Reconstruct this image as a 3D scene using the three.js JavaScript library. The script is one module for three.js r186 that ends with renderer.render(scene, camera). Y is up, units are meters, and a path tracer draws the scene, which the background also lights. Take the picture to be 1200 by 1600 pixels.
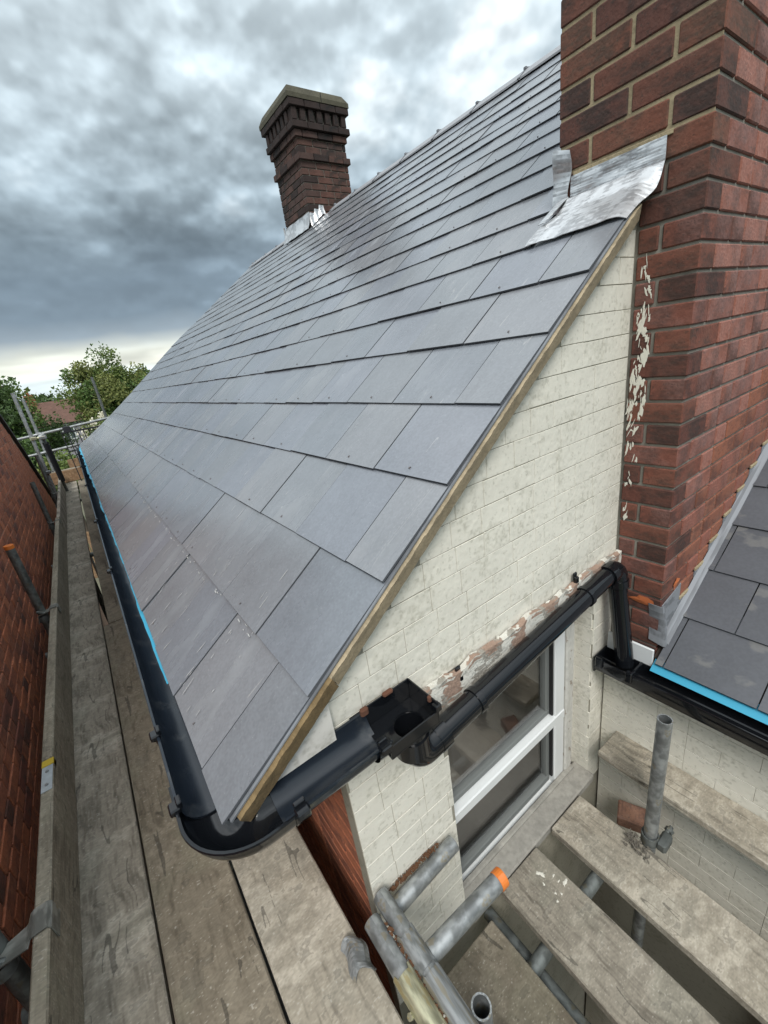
import * as THREE from 'three';
import { mergeGeometries } from 'three/addons/utils/BufferGeometryUtils.js';

// ---------------------------------------------------------------- camera, sky, sun, exposure
const H = 6.5;                                    // eye height above the yard; plans below are relative to the eye
const scene = new THREE.Scene();
const camera = new THREE.PerspectiveCamera(100.99, 768 / 1024, 0.02, 900);
camera.position.set(0, H, 0);
camera.rotation.set(-0.36038, -0.58962, -0.14722, 'YXZ');
camera.updateMatrixWorld(true); camera.updateProjectionMatrix();

const renderer = new THREE.WebGLRenderer({ antialias: true });
renderer.setSize(768, 1024);
renderer.toneMapping = THREE.LinearToneMapping;
renderer.toneMappingExposure = 1.66;
renderer.shadowMap.enabled = true;

const sun = new THREE.DirectionalLight(new THREE.Color(1, 0.965, 0.91), 1.5);
sun.position.set(-15, H + 34, 20); sun.target.position.set(1, H, -3);
sun.castShadow = true; sun.shadow.radius = 40; sun.shadow.mapSize.set(2048, 2048);
Object.assign(sun.shadow.camera, { left: -25, right: 25, top: 25, bottom: -25, near: 1, far: 120 });
scene.add(sun, sun.target);

// ---------------------------------------------------------------- noise
function rng(seed) { let a = seed >>> 0; return () => { a = (a + 0x6D2B79F5) | 0; let t = Math.imul(a ^ (a >>> 15), 1 | a); t = (t + Math.imul(t ^ (t >>> 7), 61 | t)) ^ t; return ((t ^ (t >>> 14)) >>> 0) / 4294967296; }; }
const rand = rng(20240611);
const rr = (a, b) => a + (b - a) * rand();
function hash(x, y, s) { let h = Math.imul(x, 374761393) ^ Math.imul(y, 668265263) ^ Math.imul(s, 1274126177); h = Math.imul(h ^ (h >>> 13), 1274126177); return ((h ^ (h >>> 16)) >>> 0) / 4294967296; }
function vn(x, y, s, px = 0, py = 0) {             // value noise, optionally periodic
  let xi = Math.floor(x), yi = Math.floor(y); const fx = x - xi, fy = y - yi;
  const u = fx * fx * fx * (fx * (fx * 6 - 15) + 10), v = fy * fy * fy * (fy * (fy * 6 - 15) + 10);
  let x1 = xi + 1, y1 = yi + 1;
  if (px) { xi = ((xi % px) + px) % px; x1 = ((x1 % px) + px) % px; }
  if (py) { yi = ((yi % py) + py) % py; y1 = ((y1 % py) + py) % py; }
  const a = hash(xi, yi, s), b = hash(x1, yi, s), c = hash(xi, y1, s), d = hash(x1, y1, s);
  return a + (b - a) * u + (c - a) * v + (a - b - c + d) * u * v;
}
function fbm(x, y, s, oct, px = 0, py = 0) { let a = 0.5, t = 0, n = 0; for (let i = 0; i < oct; i++) { t += a * vn(x, y, s + i * 17, px, py); n += a; x *= 2; y *= 2; px *= 2; py *= 2; a *= 0.5; } return t / n; }
function vn3(x, y, z, s) { const zi = Math.floor(z), f = z - zi, w = f * f * f * (f * (f * 6 - 15) + 10); const a = vn(x, y, s + zi * 131), b = vn(x, y, s + (zi + 1) * 131); return a + (b - a) * w; }
function fbm3(x, y, z, s, oct, gain = 0.5) { let a = 0.5, t = 0, n = 0; for (let i = 0; i < oct; i++) { t += a * vn3(x, y, z, s + i * 1013); n += a; x = x * 2.03 + 3.1; y = y * 2.03 + 1.7; z = z * 2.03 + 5.3; a *= gain; } return t / n; }
const clamp = (v, a = 0, b = 1) => Math.min(b, Math.max(a, v));
const smooth = (a, b, v) => { const t = clamp((v - a) / (b - a)); return t * t * (3 - 2 * t); };
const lerp = (a, b, t) => a + (b - a) * t;

// ---------------------------------------------------------------- overcast sky
{
  const W = 2048, Hh = 1024, data = new Float32Array(W * Hh * 4);
  const stops = [[-90, .17, .17, .16], [-3, .26, .28, .29], [0, .55, .60, .60], [1.6, .66, .72, .72], [2.6, .74, .73, .64], [3.8, .66, .66, .58], [5.4, .28, .33, .37], [7, .19, .24, .285], [10, .185, .235, .28], [13, .215, .268, .31], [17, .30, .36, .40], [24, .46, .525, .56], [32, .57, .635, .665], [50, .80, .85, .88], [90, 1.15, 1.19, 1.21]];
  const grad = (e) => { let i = 0; while (i < stops.length - 2 && e > stops[i + 1][0]) i++; const A = stops[i], B = stops[i + 1], t = clamp((e - A[0]) / (B[0] - A[0])); return [lerp(A[1], B[1], t), lerp(A[2], B[2], t), lerp(A[3], B[3], t)]; };
  for (let j = 0; j < Hh; j++) {
    const el = ((j + 0.5) / Hh - 0.5) * Math.PI, sy = Math.sin(el), cy = Math.cos(el), ed = el * 180 / Math.PI;
    for (let i = 0; i < W; i++) {
      const az = ((i + 0.5) / W - 0.5) * 2 * Math.PI, dx = Math.cos(az) * cy, dz = Math.sin(az) * cy, k = (j * W + i) * 4;
      let c;
      if (ed < 0) c = grad(ed);
      else {
        const X = dx * 3.1 + 7, Y = sy * 5.2 * (1.15 - 0.3 * sy) + 3, Z = dz * 3.1 + 11;
        const big = fbm3(X, Y, Z, 211, 4), lump = fbm3(X * 2.6, Y * 2.8, Z * 2.6, 419, 6, 0.55), up = fbm3(X * 2.6, (Y + 0.09) * 2.8, Z * 2.6, 419, 4, 0.55);
        const t0 = (big - 0.5) * 1.25 + (lump - 0.5) * 0.95, m = t0 * 1.05 + clamp((lump - up) * 1.3, -0.14, 0.22), n2 = 0.5 + t0;
        c = grad(Math.max(0.2, ed + t0 * 0.3 * Math.min(ed, 25)));
        const amp = smooth(1, 9, ed) * lerp(1.15, 0.9, smooth(12, 40, ed));
        let f = Math.exp((m < 0 ? m * lerp(0.3, 1, smooth(9, 17, ed)) : m) * amp);
        f = Math.min(f, 1.5);
        const str = smooth(5.5, 3, ed) * smooth(0.1, 1, ed);      // streaky bright band low down
        if (str > 0) { const st = fbm(az * 9, ed * 1.7, 63, 4); f *= lerp(1, 0.62 + st * 0.75, str); }
        const warm = smooth(0.52, 0.72, n2) * 0.05;
        c = [c[0] * f * (1 + warm), c[1] * f, c[2] * f * (1 - warm * 0.6)];
      }
      data[k] = c[0] * 0.81; data[k + 1] = c[1] * 0.845; data[k + 2] = c[2] * 0.87; data[k + 3] = 1;
    }
  }
  const t = new THREE.DataTexture(data, W, Hh, THREE.RGBAFormat, THREE.FloatType);
  t.mapping = THREE.EquirectangularReflectionMapping; t.magFilter = THREE.LinearFilter; t.minFilter = THREE.LinearFilter; t.wrapS = THREE.RepeatWrapping;
  t.needsUpdate = true; scene.background = t; scene.environment = t;
}

// ---------------------------------------------------------------- textures and materials
const s2l = (v) => Math.pow(v, 2.2), l2s = (v) => Math.pow(clamp(v), 1 / 2.2) * 255;
function tex(w, h, fn, srgb = true) {
  const d = new Uint8Array(w * h * 4);
  for (let j = 0; j < h; j++) for (let i = 0; i < w; i++) { const c = fn(i / w, j / h), k = (j * w + i) * 4; if (srgb) { d[k] = l2s(c[0]); d[k + 1] = l2s(c[1]); d[k + 2] = l2s(c[2]); } else { d[k] = d[k + 1] = d[k + 2] = clamp(c) * 255; } d[k + 3] = 255; }
  const t = new THREE.DataTexture(d, w, h); t.wrapS = t.wrapT = THREE.RepeatWrapping; t.magFilter = THREE.LinearFilter; t.minFilter = THREE.LinearMipmapLinearFilter; t.generateMipmaps = true; t.anisotropy = 8;
  if (srgb) t.colorSpace = THREE.SRGBColorSpace; t.needsUpdate = true; return t;
}
const mix3 = (a, b, t) => [lerp(a[0], b[0], t), lerp(a[1], b[1], t), lerp(a[2], b[2], t)];
const mul3 = (a, f) => [a[0] * f, a[1] * f, a[2] * f];
const P = 8;
// slate: riven blue-grey with cutting dust and scratches (v runs up the slope)
const slateMap = tex(1024, 1024, (u, v) => {
  const a = fbm(u * P, v * P, 3, 5, P, P), b = fbm(u * 64, v * 16, 8, 3, 64, 16), dust = fbm(u * 12, v * 5, 13, 5, 12, 5), sp = vn(u * 220, v * 220, 15, 220, 220);
  let c = mul3([0.215, 0.228, 0.247], 0.86 + a * 0.2 + (b - 0.5) * 0.12 + (sp - 0.5) * 0.16);
  c = mix3(c, [0.40, 0.41, 0.42], smooth(0.6, 0.8, dust) * 0.16 * (0.4 + b));
  const scr = Math.abs(fbm(u * 40 + v * 3, v * 2.0, 19, 2, 0, 0) - 0.5);
  if (scr < 0.006 && fbm(u * 7, v * 7, 23, 2, 7, 7) > 0.6) c = mix3(c, [0.42, 0.42, 0.41], 0.5);
  if (sp > 0.985) c = mix3(c, [0.45, 0.45, 0.44], 0.45);
  return c;
});
const slateRough = tex(512, 512, (u, v) => 0.27 + (fbm(u * 9, v * 9, 31, 5, 9, 9) - 0.5) * 0.14 + smooth(0.55, 0.8, fbm(u * 12, v * 5, 13, 4, 12, 5)) * 0.1, false);
const slateBump = tex(512, 512, (u, v) => fbm(u * 14, v * 10, 33, 5, 14, 10), false);
const slateMats = [[1, 1, 1], [0.93, 0.95, 0.98], [1.06, 1.04, 1.03], [0.99, 1.0, 1.05]].map(([r, g, b]) => new THREE.MeshPhysicalMaterial({ map: slateMap, roughnessMap: slateRough, roughness: 0.92, color: new THREE.Color(r * 0.94, g * 0.94, b * 0.94), bumpMap: slateBump, bumpScale: 0.0005, ior: 1.9 }));
// the low extension is laid with a flatter, charcoal slate
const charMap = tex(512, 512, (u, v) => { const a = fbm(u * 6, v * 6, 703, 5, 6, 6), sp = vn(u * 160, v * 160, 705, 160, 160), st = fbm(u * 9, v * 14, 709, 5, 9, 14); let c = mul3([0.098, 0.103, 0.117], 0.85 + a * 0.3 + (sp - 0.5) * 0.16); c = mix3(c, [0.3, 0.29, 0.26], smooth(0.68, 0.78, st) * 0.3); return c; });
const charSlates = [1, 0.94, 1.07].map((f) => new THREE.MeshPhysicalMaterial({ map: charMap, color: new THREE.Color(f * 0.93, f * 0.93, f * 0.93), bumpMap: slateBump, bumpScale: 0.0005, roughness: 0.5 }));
// scaffold boards (u along the board)
function woodTex(seed, base, dark, light, moss) {
  return tex(1024, 512, (u, v) => {
    const w = fbm(u * 4, v * 3, seed, 4, 4, 3) * 0.16;
    const g = fbm(u * 6, (v + w) * 60, seed + 3, 4, 6, 60), fine = fbm(u * 20, v * 170, seed + 5, 2, 20, 170), blot = fbm(u * 5, v * 4, seed + 9, 6, 5, 4), grit = vn(u * 260, v * 130, seed + 11, 260, 130), crust = fbm(u * 34, v * 20, seed + 13, 4, 34, 20);
    let c = mix3(dark, base, smooth(0.22, 0.62, g * 0.5 + fine * 0.25 + blot * 0.3));
    c = mix3(c, light, smooth(0.5, 0.74, blot * 0.55 + crust * 0.5) * 0.62);
    c = mix3(c, moss, smooth(0.56, 0.72, fbm(u * 7, v * 6, seed + 21, 4, 7, 6)) * 0.4);
    c = mul3(c, 0.82 + crust * 0.36);
    c = mul3(c, 0.86 + grit * 0.28); if (grit > 0.93) c = mix3(c, [0.5, 0.48, 0.43], 0.45);
    if (crust > 0.7) c = mul3(c, 0.72);
    const crack = Math.abs(vn(u * 3, (v + w * 0.4) * 44, seed + 31, 3, 0) - 0.5);
    if (crack < 0.028 && vn(u * 5, v * 30, seed + 33, 5, 30) > 0.72) c = mul3(c, 0.5);
    return c;
  });
}
const woodBump = tex(1024, 512, (u, v) => { const w = fbm(u * 4, v * 3, 100, 4, 4, 3) * 0.16; return 0.55 * fbm(u * 6, (v + w) * 60, 103, 4, 6, 60) + 0.45 * fbm(u * 34, v * 20, 113, 4, 34, 20); }, false);
const wood = (seed, b, d, l, m) => new THREE.MeshStandardMaterial({ map: woodTex(seed, b, d, l, m), bumpMap: woodBump, bumpScale: 0.0028, roughness: 0.93 });
const woodGrey = wood(100, [0.285, 0.255, 0.205], [0.14, 0.122, 0.095], [0.44, 0.405, 0.34], [0.25, 0.24, 0.19]);
const woodBrown = wood(140, [0.205, 0.174, 0.128], [0.12, 0.098, 0.068], [0.275, 0.24, 0.182], [0.20, 0.185, 0.13]);
const woodPale = wood(180, [0.35, 0.312, 0.248], [0.175, 0.152, 0.117], [0.51, 0.465, 0.385], [0.30, 0.28, 0.23]);
const woodToe = wood(220, [0.275, 0.248, 0.19], [0.155, 0.135, 0.098], [0.365, 0.335, 0.265], [0.25, 0.235, 0.17]);
const woodFar = wood(260, [0.27, 0.16, 0.085], [0.17, 0.095, 0.05], [0.36, 0.24, 0.14], [0.24, 0.16, 0.09]);
// galvanised steel
const galvMap = tex(512, 512, (u, v) => { const a = fbm(u * 14, v * 14, 61, 4, 14, 14), b = fbm(u * 5, v * 5, 66, 5, 5, 5); let c = mix3([0.2, 0.21, 0.21], [0.42, 0.44, 0.445], smooth(0.3, 0.72, a * 0.6 + b * 0.4)); c = mix3(c, [0.30, 0.26, 0.18], smooth(0.66, 0.76, fbm(u * 9, v * 9, 68, 4, 9, 9)) * 0.65); return c; });
const galvRough = tex(256, 256, (u, v) => 0.42 + fbm(u * 12, v * 12, 71, 4, 12, 12) * 0.3, false);
const galv = new THREE.MeshStandardMaterial({ map: galvMap, roughnessMap: galvRough, roughness: 0.9, metalness: 0.6 });
const galvDark = new THREE.MeshStandardMaterial({ map: galvMap, roughnessMap: galvRough, color: new THREE.Color(0.48, 0.5, 0.48), roughness: 1, metalness: 0.45 });
const galvGold = new THREE.MeshStandardMaterial({ map: galvMap, color: new THREE.Color(1.75, 1.62, 1.12), roughness: 0.42, metalness: 0.7 });
// painted brick and red brick
const paintMap = tex(1024, 1024, (u, v) => {
  const a = fbm(u * 6, v * 6, 201, 5, 6, 6), sp = fbm(u * 90, v * 90, 205, 3, 90, 90), dirt = fbm(u * 11, v * 11, 207, 6, 11, 11);
  let c = mul3([0.755, 0.73, 0.645], 0.88 + a * 0.18);
  c = mix3(c, [0.44, 0.425, 0.345], smooth(0.45, 0.8, dirt) * 0.42 * smooth(0.3, 0.7, sp));
  c = mix3(c, [0.36, 0.345, 0.28], smooth(0.62, 0.82, sp) * 0.35);
    return c;
});
const paintBump = tex(512, 512, (u, v) => 0.6 * fbm(u * 60, v * 60, 221, 4, 60, 60) + 0.4 * fbm(u * 16, v * 16, 222, 3, 16, 16), false);
const paintMats = [[1, 1, 1], [0.95, 0.95, 0.94], [1.02, 1.02, 1.0]].map((c) => new THREE.MeshStandardMaterial({ map: paintMap, bumpMap: paintBump, bumpScale: 0.0026, roughness: 0.9, color: new THREE.Color(...c) }));
const paintJoint = new THREE.MeshStandardMaterial({ map: paintMap, bumpMap: paintBump, bumpScale: 0.002, roughness: 0.95, color: new THREE.Color(0.4, 0.39, 0.36) });
function brickTex(seed, base, dark, bloom, amt) {
  return tex(512, 512, (u, v) => {
    const a = fbm(u * 7, v * 7, seed, 5, 7, 7), sp = fbm(u * 60, v * 60, seed + 3, 3, 60, 60), st = fbm(u * 18, v * 60, seed + 5, 3, 18, 60), bl = fbm(u * 5, v * 6, seed + 7, 5, 5, 6);
    let c = mix3(dark, base, smooth(0.28, 0.62, a * 0.7 + st * 0.3));
    c = mix3(c, bloom, smooth(0.3, 0.75, bl) * amt * (0.5 + sp));
    c = mul3(c, 0.78 + sp * 0.44);
    if (sp > 0.74) c = mix3(c, [0.03, 0.025, 0.02], 0.5);
    return c;
  });
}
const brickBump = tex(512, 512, (u, v) => 0.5 * fbm(u * 60, v * 60, 301, 4, 60, 60) + 0.5 * fbm(u * 14, v * 22, 302, 4, 14, 22), false);
const bm = (map, c = [1, 1, 1]) => new THREE.MeshStandardMaterial({ map, bumpMap: brickBump, bumpScale: 0.0022, roughness: 0.88, color: new THREE.Color(...c) });
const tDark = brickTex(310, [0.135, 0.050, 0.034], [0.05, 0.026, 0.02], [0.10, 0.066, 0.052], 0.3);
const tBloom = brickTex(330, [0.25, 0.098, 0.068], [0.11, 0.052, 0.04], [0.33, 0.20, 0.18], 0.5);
const tRed = brickTex(350, [0.27, 0.098, 0.052], [0.13, 0.05, 0.032], [0.26, 0.15, 0.11], 0.25);
const tSoot = brickTex(370, [0.075, 0.038, 0.03], [0.022, 0.017, 0.015], [0.12, 0.072, 0.06], 0.3);
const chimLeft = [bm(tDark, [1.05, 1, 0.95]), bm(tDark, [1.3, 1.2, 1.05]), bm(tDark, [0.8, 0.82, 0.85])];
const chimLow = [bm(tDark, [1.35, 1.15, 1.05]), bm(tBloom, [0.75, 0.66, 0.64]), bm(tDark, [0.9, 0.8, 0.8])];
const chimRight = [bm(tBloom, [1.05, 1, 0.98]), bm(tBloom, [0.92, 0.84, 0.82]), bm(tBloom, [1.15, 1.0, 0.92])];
const chimRightFar = [bm(tRed, [1.05, 1, 1]), bm(tRed, [0.92, 0.9, 0.95]), bm(tBloom, [0.95, 0.72, 0.62])];
const sootMats = [bm(tSoot, [0.85, 0.85, 0.85]), bm(tSoot, [1.1, 0.98, 0.92]), bm(tSoot, [1.4, 1.15, 1.05]), bm(tSoot, [0.38, 0.4, 0.42])];
const rustMat = bm(tRed, [0.8, 0.75, 0.7]);
const nbMats = [bm(tRed, [1.5, 1.28, 1.1]), bm(tRed, [1.25, 1.08, 0.98]), bm(tRed, [1.7, 1.45, 1.2]), bm(tDark, [1.7, 1.35, 1.2])];
const plain = (r, g, b, rough = 0.9, extra = {}) => new THREE.MeshStandardMaterial({ color: new THREE.Color().setRGB(r, g, b), roughness: rough, ...extra });
const mortarMap = tex(512, 512, (u, v) => { const a = fbm(u * 40, v * 40, 401, 4, 40, 40), b = fbm(u * 5, v * 5, 403, 4, 5, 5); return mul3([0.5, 0.5, 0.5], 0.72 + a * 0.4 + (b - 0.5) * 0.5); });
const mort = (r, g, b) => new THREE.MeshStandardMaterial({ map: mortarMap, bumpMap: brickBump, bumpScale: 0.002, color: new THREE.Color().setRGB(r * 2, g * 2, b * 2), roughness: 0.95 });
const mortGrey = mort(0.23, 0.215, 0.185), mortBuff = mort(0.36, 0.295, 0.185), mortTan = mort(0.37, 0.30, 0.20), mortWet = mort(0.21, 0.145, 0.07), mortDark = mort(0.13, 0.105, 0.085), mortNb = mort(0.40, 0.25, 0.18);
const stoneCap = mort(0.088, 0.082, 0.056), concreteM = mort(0.27, 0.265, 0.245);
// lead
const leadMap = tex(512, 512, (u, v) => { const a = fbm(u * 7, v * 12, 421, 6, 7, 12), b = fbm(u * 40, v * 40, 423, 3, 40, 40); return mix3([0.5, 0.505, 0.51], [0.78, 0.785, 0.79], smooth(0.36, 0.56, a * 0.8 + b * 0.2)); });
const lead = new THREE.MeshStandardMaterial({ map: leadMap, color: new THREE.Color(0.86, 0.865, 0.87), metalness: 0.7, roughness: 0.36, bumpMap: tex(256, 256, (u, v) => fbm(u * 3, v * 5, 425, 3, 3, 5), false), bumpScale: 0.006 });
const leadDull = new THREE.MeshStandardMaterial({ map: leadMap, color: new THREE.Color(0.33, 0.345, 0.37), metalness: 0.2, roughness: 0.65 });
// plastics, glass, small stuff
const blackGloss = new THREE.MeshPhysicalMaterial({ color: new THREE.Color().setRGB(0.007, 0.008, 0.010), roughness: 0.11, roughnessMap: tex(256, 256, (u, v) => 0.55 + fbm(u * 6, v * 6, 431, 5, 6, 6) * 0.9, false) });
const gutterDust = tex(512, 512, (u, v) => { const a = fbm(u * 5, v * 5, 441, 5, 5, 5), b = fbm(u * 50, v * 50, 443, 3, 50, 50); return mix3([0.010, 0.015, 0.023], [0.06, 0.064, 0.068], smooth(0.56, 0.8, a) * b); });
const gutterMat = new THREE.MeshPhysicalMaterial({ map: gutterDust, roughness: 0.22 });
const whitePvc = plain(0.74, 0.76, 0.76, 0.32), whiteOld = new THREE.MeshStandardMaterial({ map: paintMap, color: new THREE.Color(0.95, 0.95, 1.0), roughness: 0.7 });
const rubber = plain(0.012, 0.012, 0.013, 0.6), glass = new THREE.MeshPhysicalMaterial({ color: 0xffffff, transmission: 1, thickness: 0, roughness: 0.02, ior: 1.5 });
const orangeCap = new THREE.MeshPhysicalMaterial({ color: new THREE.Color().setRGB(0.72, 0.20, 0.035), roughness: 0.4, clearcoat: 0.3 });
const yellowM = plain(0.50, 0.36, 0.03, 0.7), cyanFilm = plain(0.04, 0.33, 0.50, 0.5), hollow = plain(0.02, 0.02, 0.02, 0.9), blackFoam = plain(0.013, 0.014, 0.018, 0.75), copper = plain(0.22, 0.2, 0.2, 0.5, { metalness: 0.5 });
const flake = plain(0.68, 0.66, 0.58, 0.85), brownLeaf = plain(0.10, 0.045, 0.02, 0.9), pebble = plain(0.33, 0.31, 0.27, 0.9), rustIron = mort(0.14, 0.06, 0.035);
const darkTimber = plain(0.045, 0.03, 0.022, 0.8), roomWall = plain(0.34, 0.33, 0.30, 0.9);

// ---------------------------------------------------------------- geometry helpers
const V = (x, y, z) => new THREE.Vector3(x, y, z);
function polyGeo(tris, uvs) {                       // flat list of Vector3 triples
  const g = new THREE.BufferGeometry(), p = new Float32Array(tris.length * 3), t = new Float32Array(tris.length * 2);
  tris.forEach((v, i) => { p[i * 3] = v.x; p[i * 3 + 1] = v.y; p[i * 3 + 2] = v.z; t[i * 2] = uvs[i][0]; t[i * 2 + 1] = uvs[i][1]; });
  g.setAttribute('position', new THREE.BufferAttribute(p, 3)); g.setAttribute('uv', new THREE.BufferAttribute(t, 2)); g.computeVertexNormals(); return g;
}
// chamfered block centred on the origin; uv in metres / tile, with an offset. axis order decides which way the grain runs
function block(w, h, d, c = 0.003, tile = 1, uo = 0, vo = 0, grain = 'x') {
  const s = [w / 2, h / 2, d / 2]; c = Math.min(c, s[0] * 0.6, s[1] * 0.6, s[2] * 0.6);
  const T = [], U = [];
  const pt = (sx, sy, sz, ax) => V((s[0] - (ax === 0 ? 0 : c)) * sx, (s[1] - (ax === 1 ? 0 : c)) * sy, (s[2] - (ax === 2 ? 0 : c)) * sz);
  const uv = (p, ax) => { let a, b; if (ax === 0) { a = p.z; b = p.y; } else if (ax === 1) { a = grain === 'z' ? p.z : p.x; b = grain === 'z' ? p.x : p.z; } else { a = p.x; b = p.y; } return [a / tile + uo, b / tile + vo]; };
  const tri = (a, b, cc, ax, out) => { const n = b.clone().sub(a).cross(cc.clone().sub(a)); if (n.dot(out) < 0) [b, cc] = [cc, b]; for (const q of [a, b, cc]) { T.push(q); U.push(uv(q, ax)); } };
  const quad = (a, b, cc, d2, ax, out) => { tri(a, b, cc, ax, out); tri(a, cc, d2, ax, out); };
  for (let ax = 0; ax < 3; ax++) for (const sg of [-1, 1]) {
    const o = [0, 0, 0]; o[ax] = sg; const c4 = [[-1, -1], [1, -1], [1, 1], [-1, 1]].map(([a, b]) => { const q = [0, 0, 0]; q[ax] = sg; q[(ax + 1) % 3] = a; q[(ax + 2) % 3] = b; return pt(...q, ax); });
    quad(...c4, ax, V(...o));
  }
  if (c > 0) {
    for (let ax = 0; ax < 3; ax++) for (const a of [-1, 1]) for (const b of [-1, 1]) {   // edge along ax
      const i1 = (ax + 1) % 3, i2 = (ax + 2) % 3, mk = (e, f) => { const q = [0, 0, 0]; q[ax] = e; q[i1] = a; q[i2] = b; return pt(...q, f); };
      // end points pulled in along ax
      const o = [0, 0, 0]; o[i1] = a; o[i2] = b; quad(mk(-1, i1), mk(1, i1), mk(1, i2), mk(-1, i2), i1, V(...o));
    }
    for (const a of [-1, 1]) for (const b of [-1, 1]) for (const e of [-1, 1]) tri(pt(a, b, e, 0), pt(a, b, e, 1), pt(a, b, e, 2), 0, V(a, b, e));
  }
  return polyGeo(T, U);
}
const boxAt = (x0, x1, y0, y1, z0, z1, c = 0.002, tile = 1, grain = 'x', uo = rand(), vo = rand()) => block(Math.abs(x1 - x0), Math.abs(y1 - y0), Math.abs(z1 - z0), c, tile, uo, vo, grain).translate((x0 + x1) / 2, (y0 + y1) / 2, (z0 + z1) / 2);
function clean(g) { g = g.index ? g.toNonIndexed() : g; for (const k of Object.keys(g.attributes)) if (!['position', 'normal', 'uv'].includes(k)) g.deleteAttribute(k); return g; }
const merge = (list) => mergeGeometries(list.map(clean), false);
function tubeBetween(a, b, r, seg = 20, open = true, tile = 0.3) {     // hollow pipe with wall thickness
  const len = a.distanceTo(b), ri = r * 0.86;
  const prof = open ? [[ri, 0], [r * 0.97, 0], [r, r * 0.05], [r, len - r * 0.05], [r * 0.97, len], [ri, len], [ri, 0]] : [[0.0001, 0], [r * 0.95, 0], [r, r * 0.06], [r, len - r * 0.06], [r * 0.95, len], [0.0001, len]];
  const g = new THREE.LatheGeometry(prof.map(([x, y]) => new THREE.Vector2(x, y)), seg).toNonIndexed(); g.computeVertexNormals();
  const p = g.attributes.position, uv = g.attributes.uv; for (let i = 0; i < p.count; i++) uv.setXY(i, uv.getX(i) * 0.5, p.getY(i) / tile);
  const q = new THREE.Quaternion().setFromUnitVectors(V(0, 1, 0), b.clone().sub(a).normalize()); g.applyQuaternion(q); g.translate(a.x, a.y, a.z); return g;
}
function smoothTube(a, b, r, seg = 20) { const len = a.distanceTo(b), g = new THREE.CylinderGeometry(r, r, len, seg, 1, true); g.translate(0, len / 2, 0); g.applyQuaternion(new THREE.Quaternion().setFromUnitVectors(V(0, 1, 0), b.clone().sub(a).normalize())); g.translate(a.x, a.y, a.z); return g; }
// scaffold tube: smooth outer skin, inner skin and end rings
function pipe(a, b, r = 0.02415, seg = 22) {
  const dir = b.clone().sub(a).normalize(), q = new THREE.Quaternion().setFromUnitVectors(V(0, 0, 1), dir), ri = r - 0.0042;
  const out = smoothTube(a, b, r, seg), inn = smoothTube(a, b, ri, seg); const len = a.distanceTo(b);
  for (const g of [out, inn]) { const uv = g.attributes.uv; for (let i = 0; i < uv.count; i++) uv.setXY(i, uv.getX(i) * 0.5, uv.getY(i) * len / 0.35); }
  const r1 = new THREE.RingGeometry(ri, r, seg).applyQuaternion(q).translate(b.x, b.y, b.z), r2 = new THREE.RingGeometry(ri, r, seg).applyQuaternion(q).translate(a.x, a.y, a.z);
  return merge([out, inn, r1, r2]);
}
// sweep an (u,v) profile along a horizontal path of [x,z] points at height y (drop per metre optional)
function sweep(path, y, prof, closed = true, tile = 0.4, yEnd = y) {
  const T = [], U = [], rings = [], n = path.length; let acc = 0; const L = [0]; for (let i = 1; i < n; i++) { acc += Math.hypot(path[i][0] - path[i - 1][0], path[i][1] - path[i - 1][1]); L.push(acc); }
  for (let i = 0; i < n; i++) {
    const a = path[Math.max(0, i - 1)], b = path[Math.min(n - 1, i + 1)], l = Math.hypot(b[0] - a[0], b[1] - a[1]), tx = (b[0] - a[0]) / l, tz = (b[1] - a[1]) / l;
    rings.push(prof.map(([u, v]) => V(path[i][0] + tz * u, lerp(y, yEnd, L[i] / acc) + v, path[i][1] - tx * u)));
  }
  const m = prof.length, e = closed ? m : m - 1;
  for (let i = 0; i < n - 1; i++) for (let k = 0; k < e; k++) {
    const k2 = (k + 1) % m, A = rings[i][k], B = rings[i][k2], C = rings[i + 1][k2], D = rings[i + 1][k];
    T.push(A, B, C, A, C, D); const u0 = L[i] / tile, u1 = L[i + 1] / tile, v0 = k / m, v1 = (k + 1) / m; U.push([u0, v0], [u0, v1], [u1, v1], [u0, v0], [u1, v1], [u1, v0]);
  }
  const g = polyGeo(T, U);
  return creased(g);
}
// smooth normals over shallow angles
function creased(g, ang = 0.9) {
  const p = g.attributes.position, n = p.count, fn = [], map = new Map();
  const a = V(), b = V(), c = V();
  for (let i = 0; i < n; i += 3) { a.fromBufferAttribute(p, i); b.fromBufferAttribute(p, i + 1); c.fromBufferAttribute(p, i + 2); fn.push(b.clone().sub(a).cross(c.clone().sub(a))); }
  const key = (i) => Math.round(p.getX(i) * 2e4) + ',' + Math.round(p.getY(i) * 2e4) + ',' + Math.round(p.getZ(i) * 2e4);
  for (let i = 0; i < n; i++) { const k = key(i); if (!map.has(k)) map.set(k, []); map.get(k).push(Math.floor(i / 3)); }
  const N = new Float32Array(n * 3), ca = Math.cos(ang);
  for (let i = 0; i < n; i++) { const f = fn[Math.floor(i / 3)], fl = f.length() || 1, s = V(); for (const j of map.get(key(i))) { const h = fn[j]; if (f.dot(h) / (fl * (h.length() || 1)) > ca) s.add(h); } s.normalize(); N[i * 3] = s.x; N[i * 3 + 1] = s.y; N[i * 3 + 2] = s.z; }
  g.setAttribute('normal', new THREE.BufferAttribute(N, 3)); return g;
}
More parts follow.
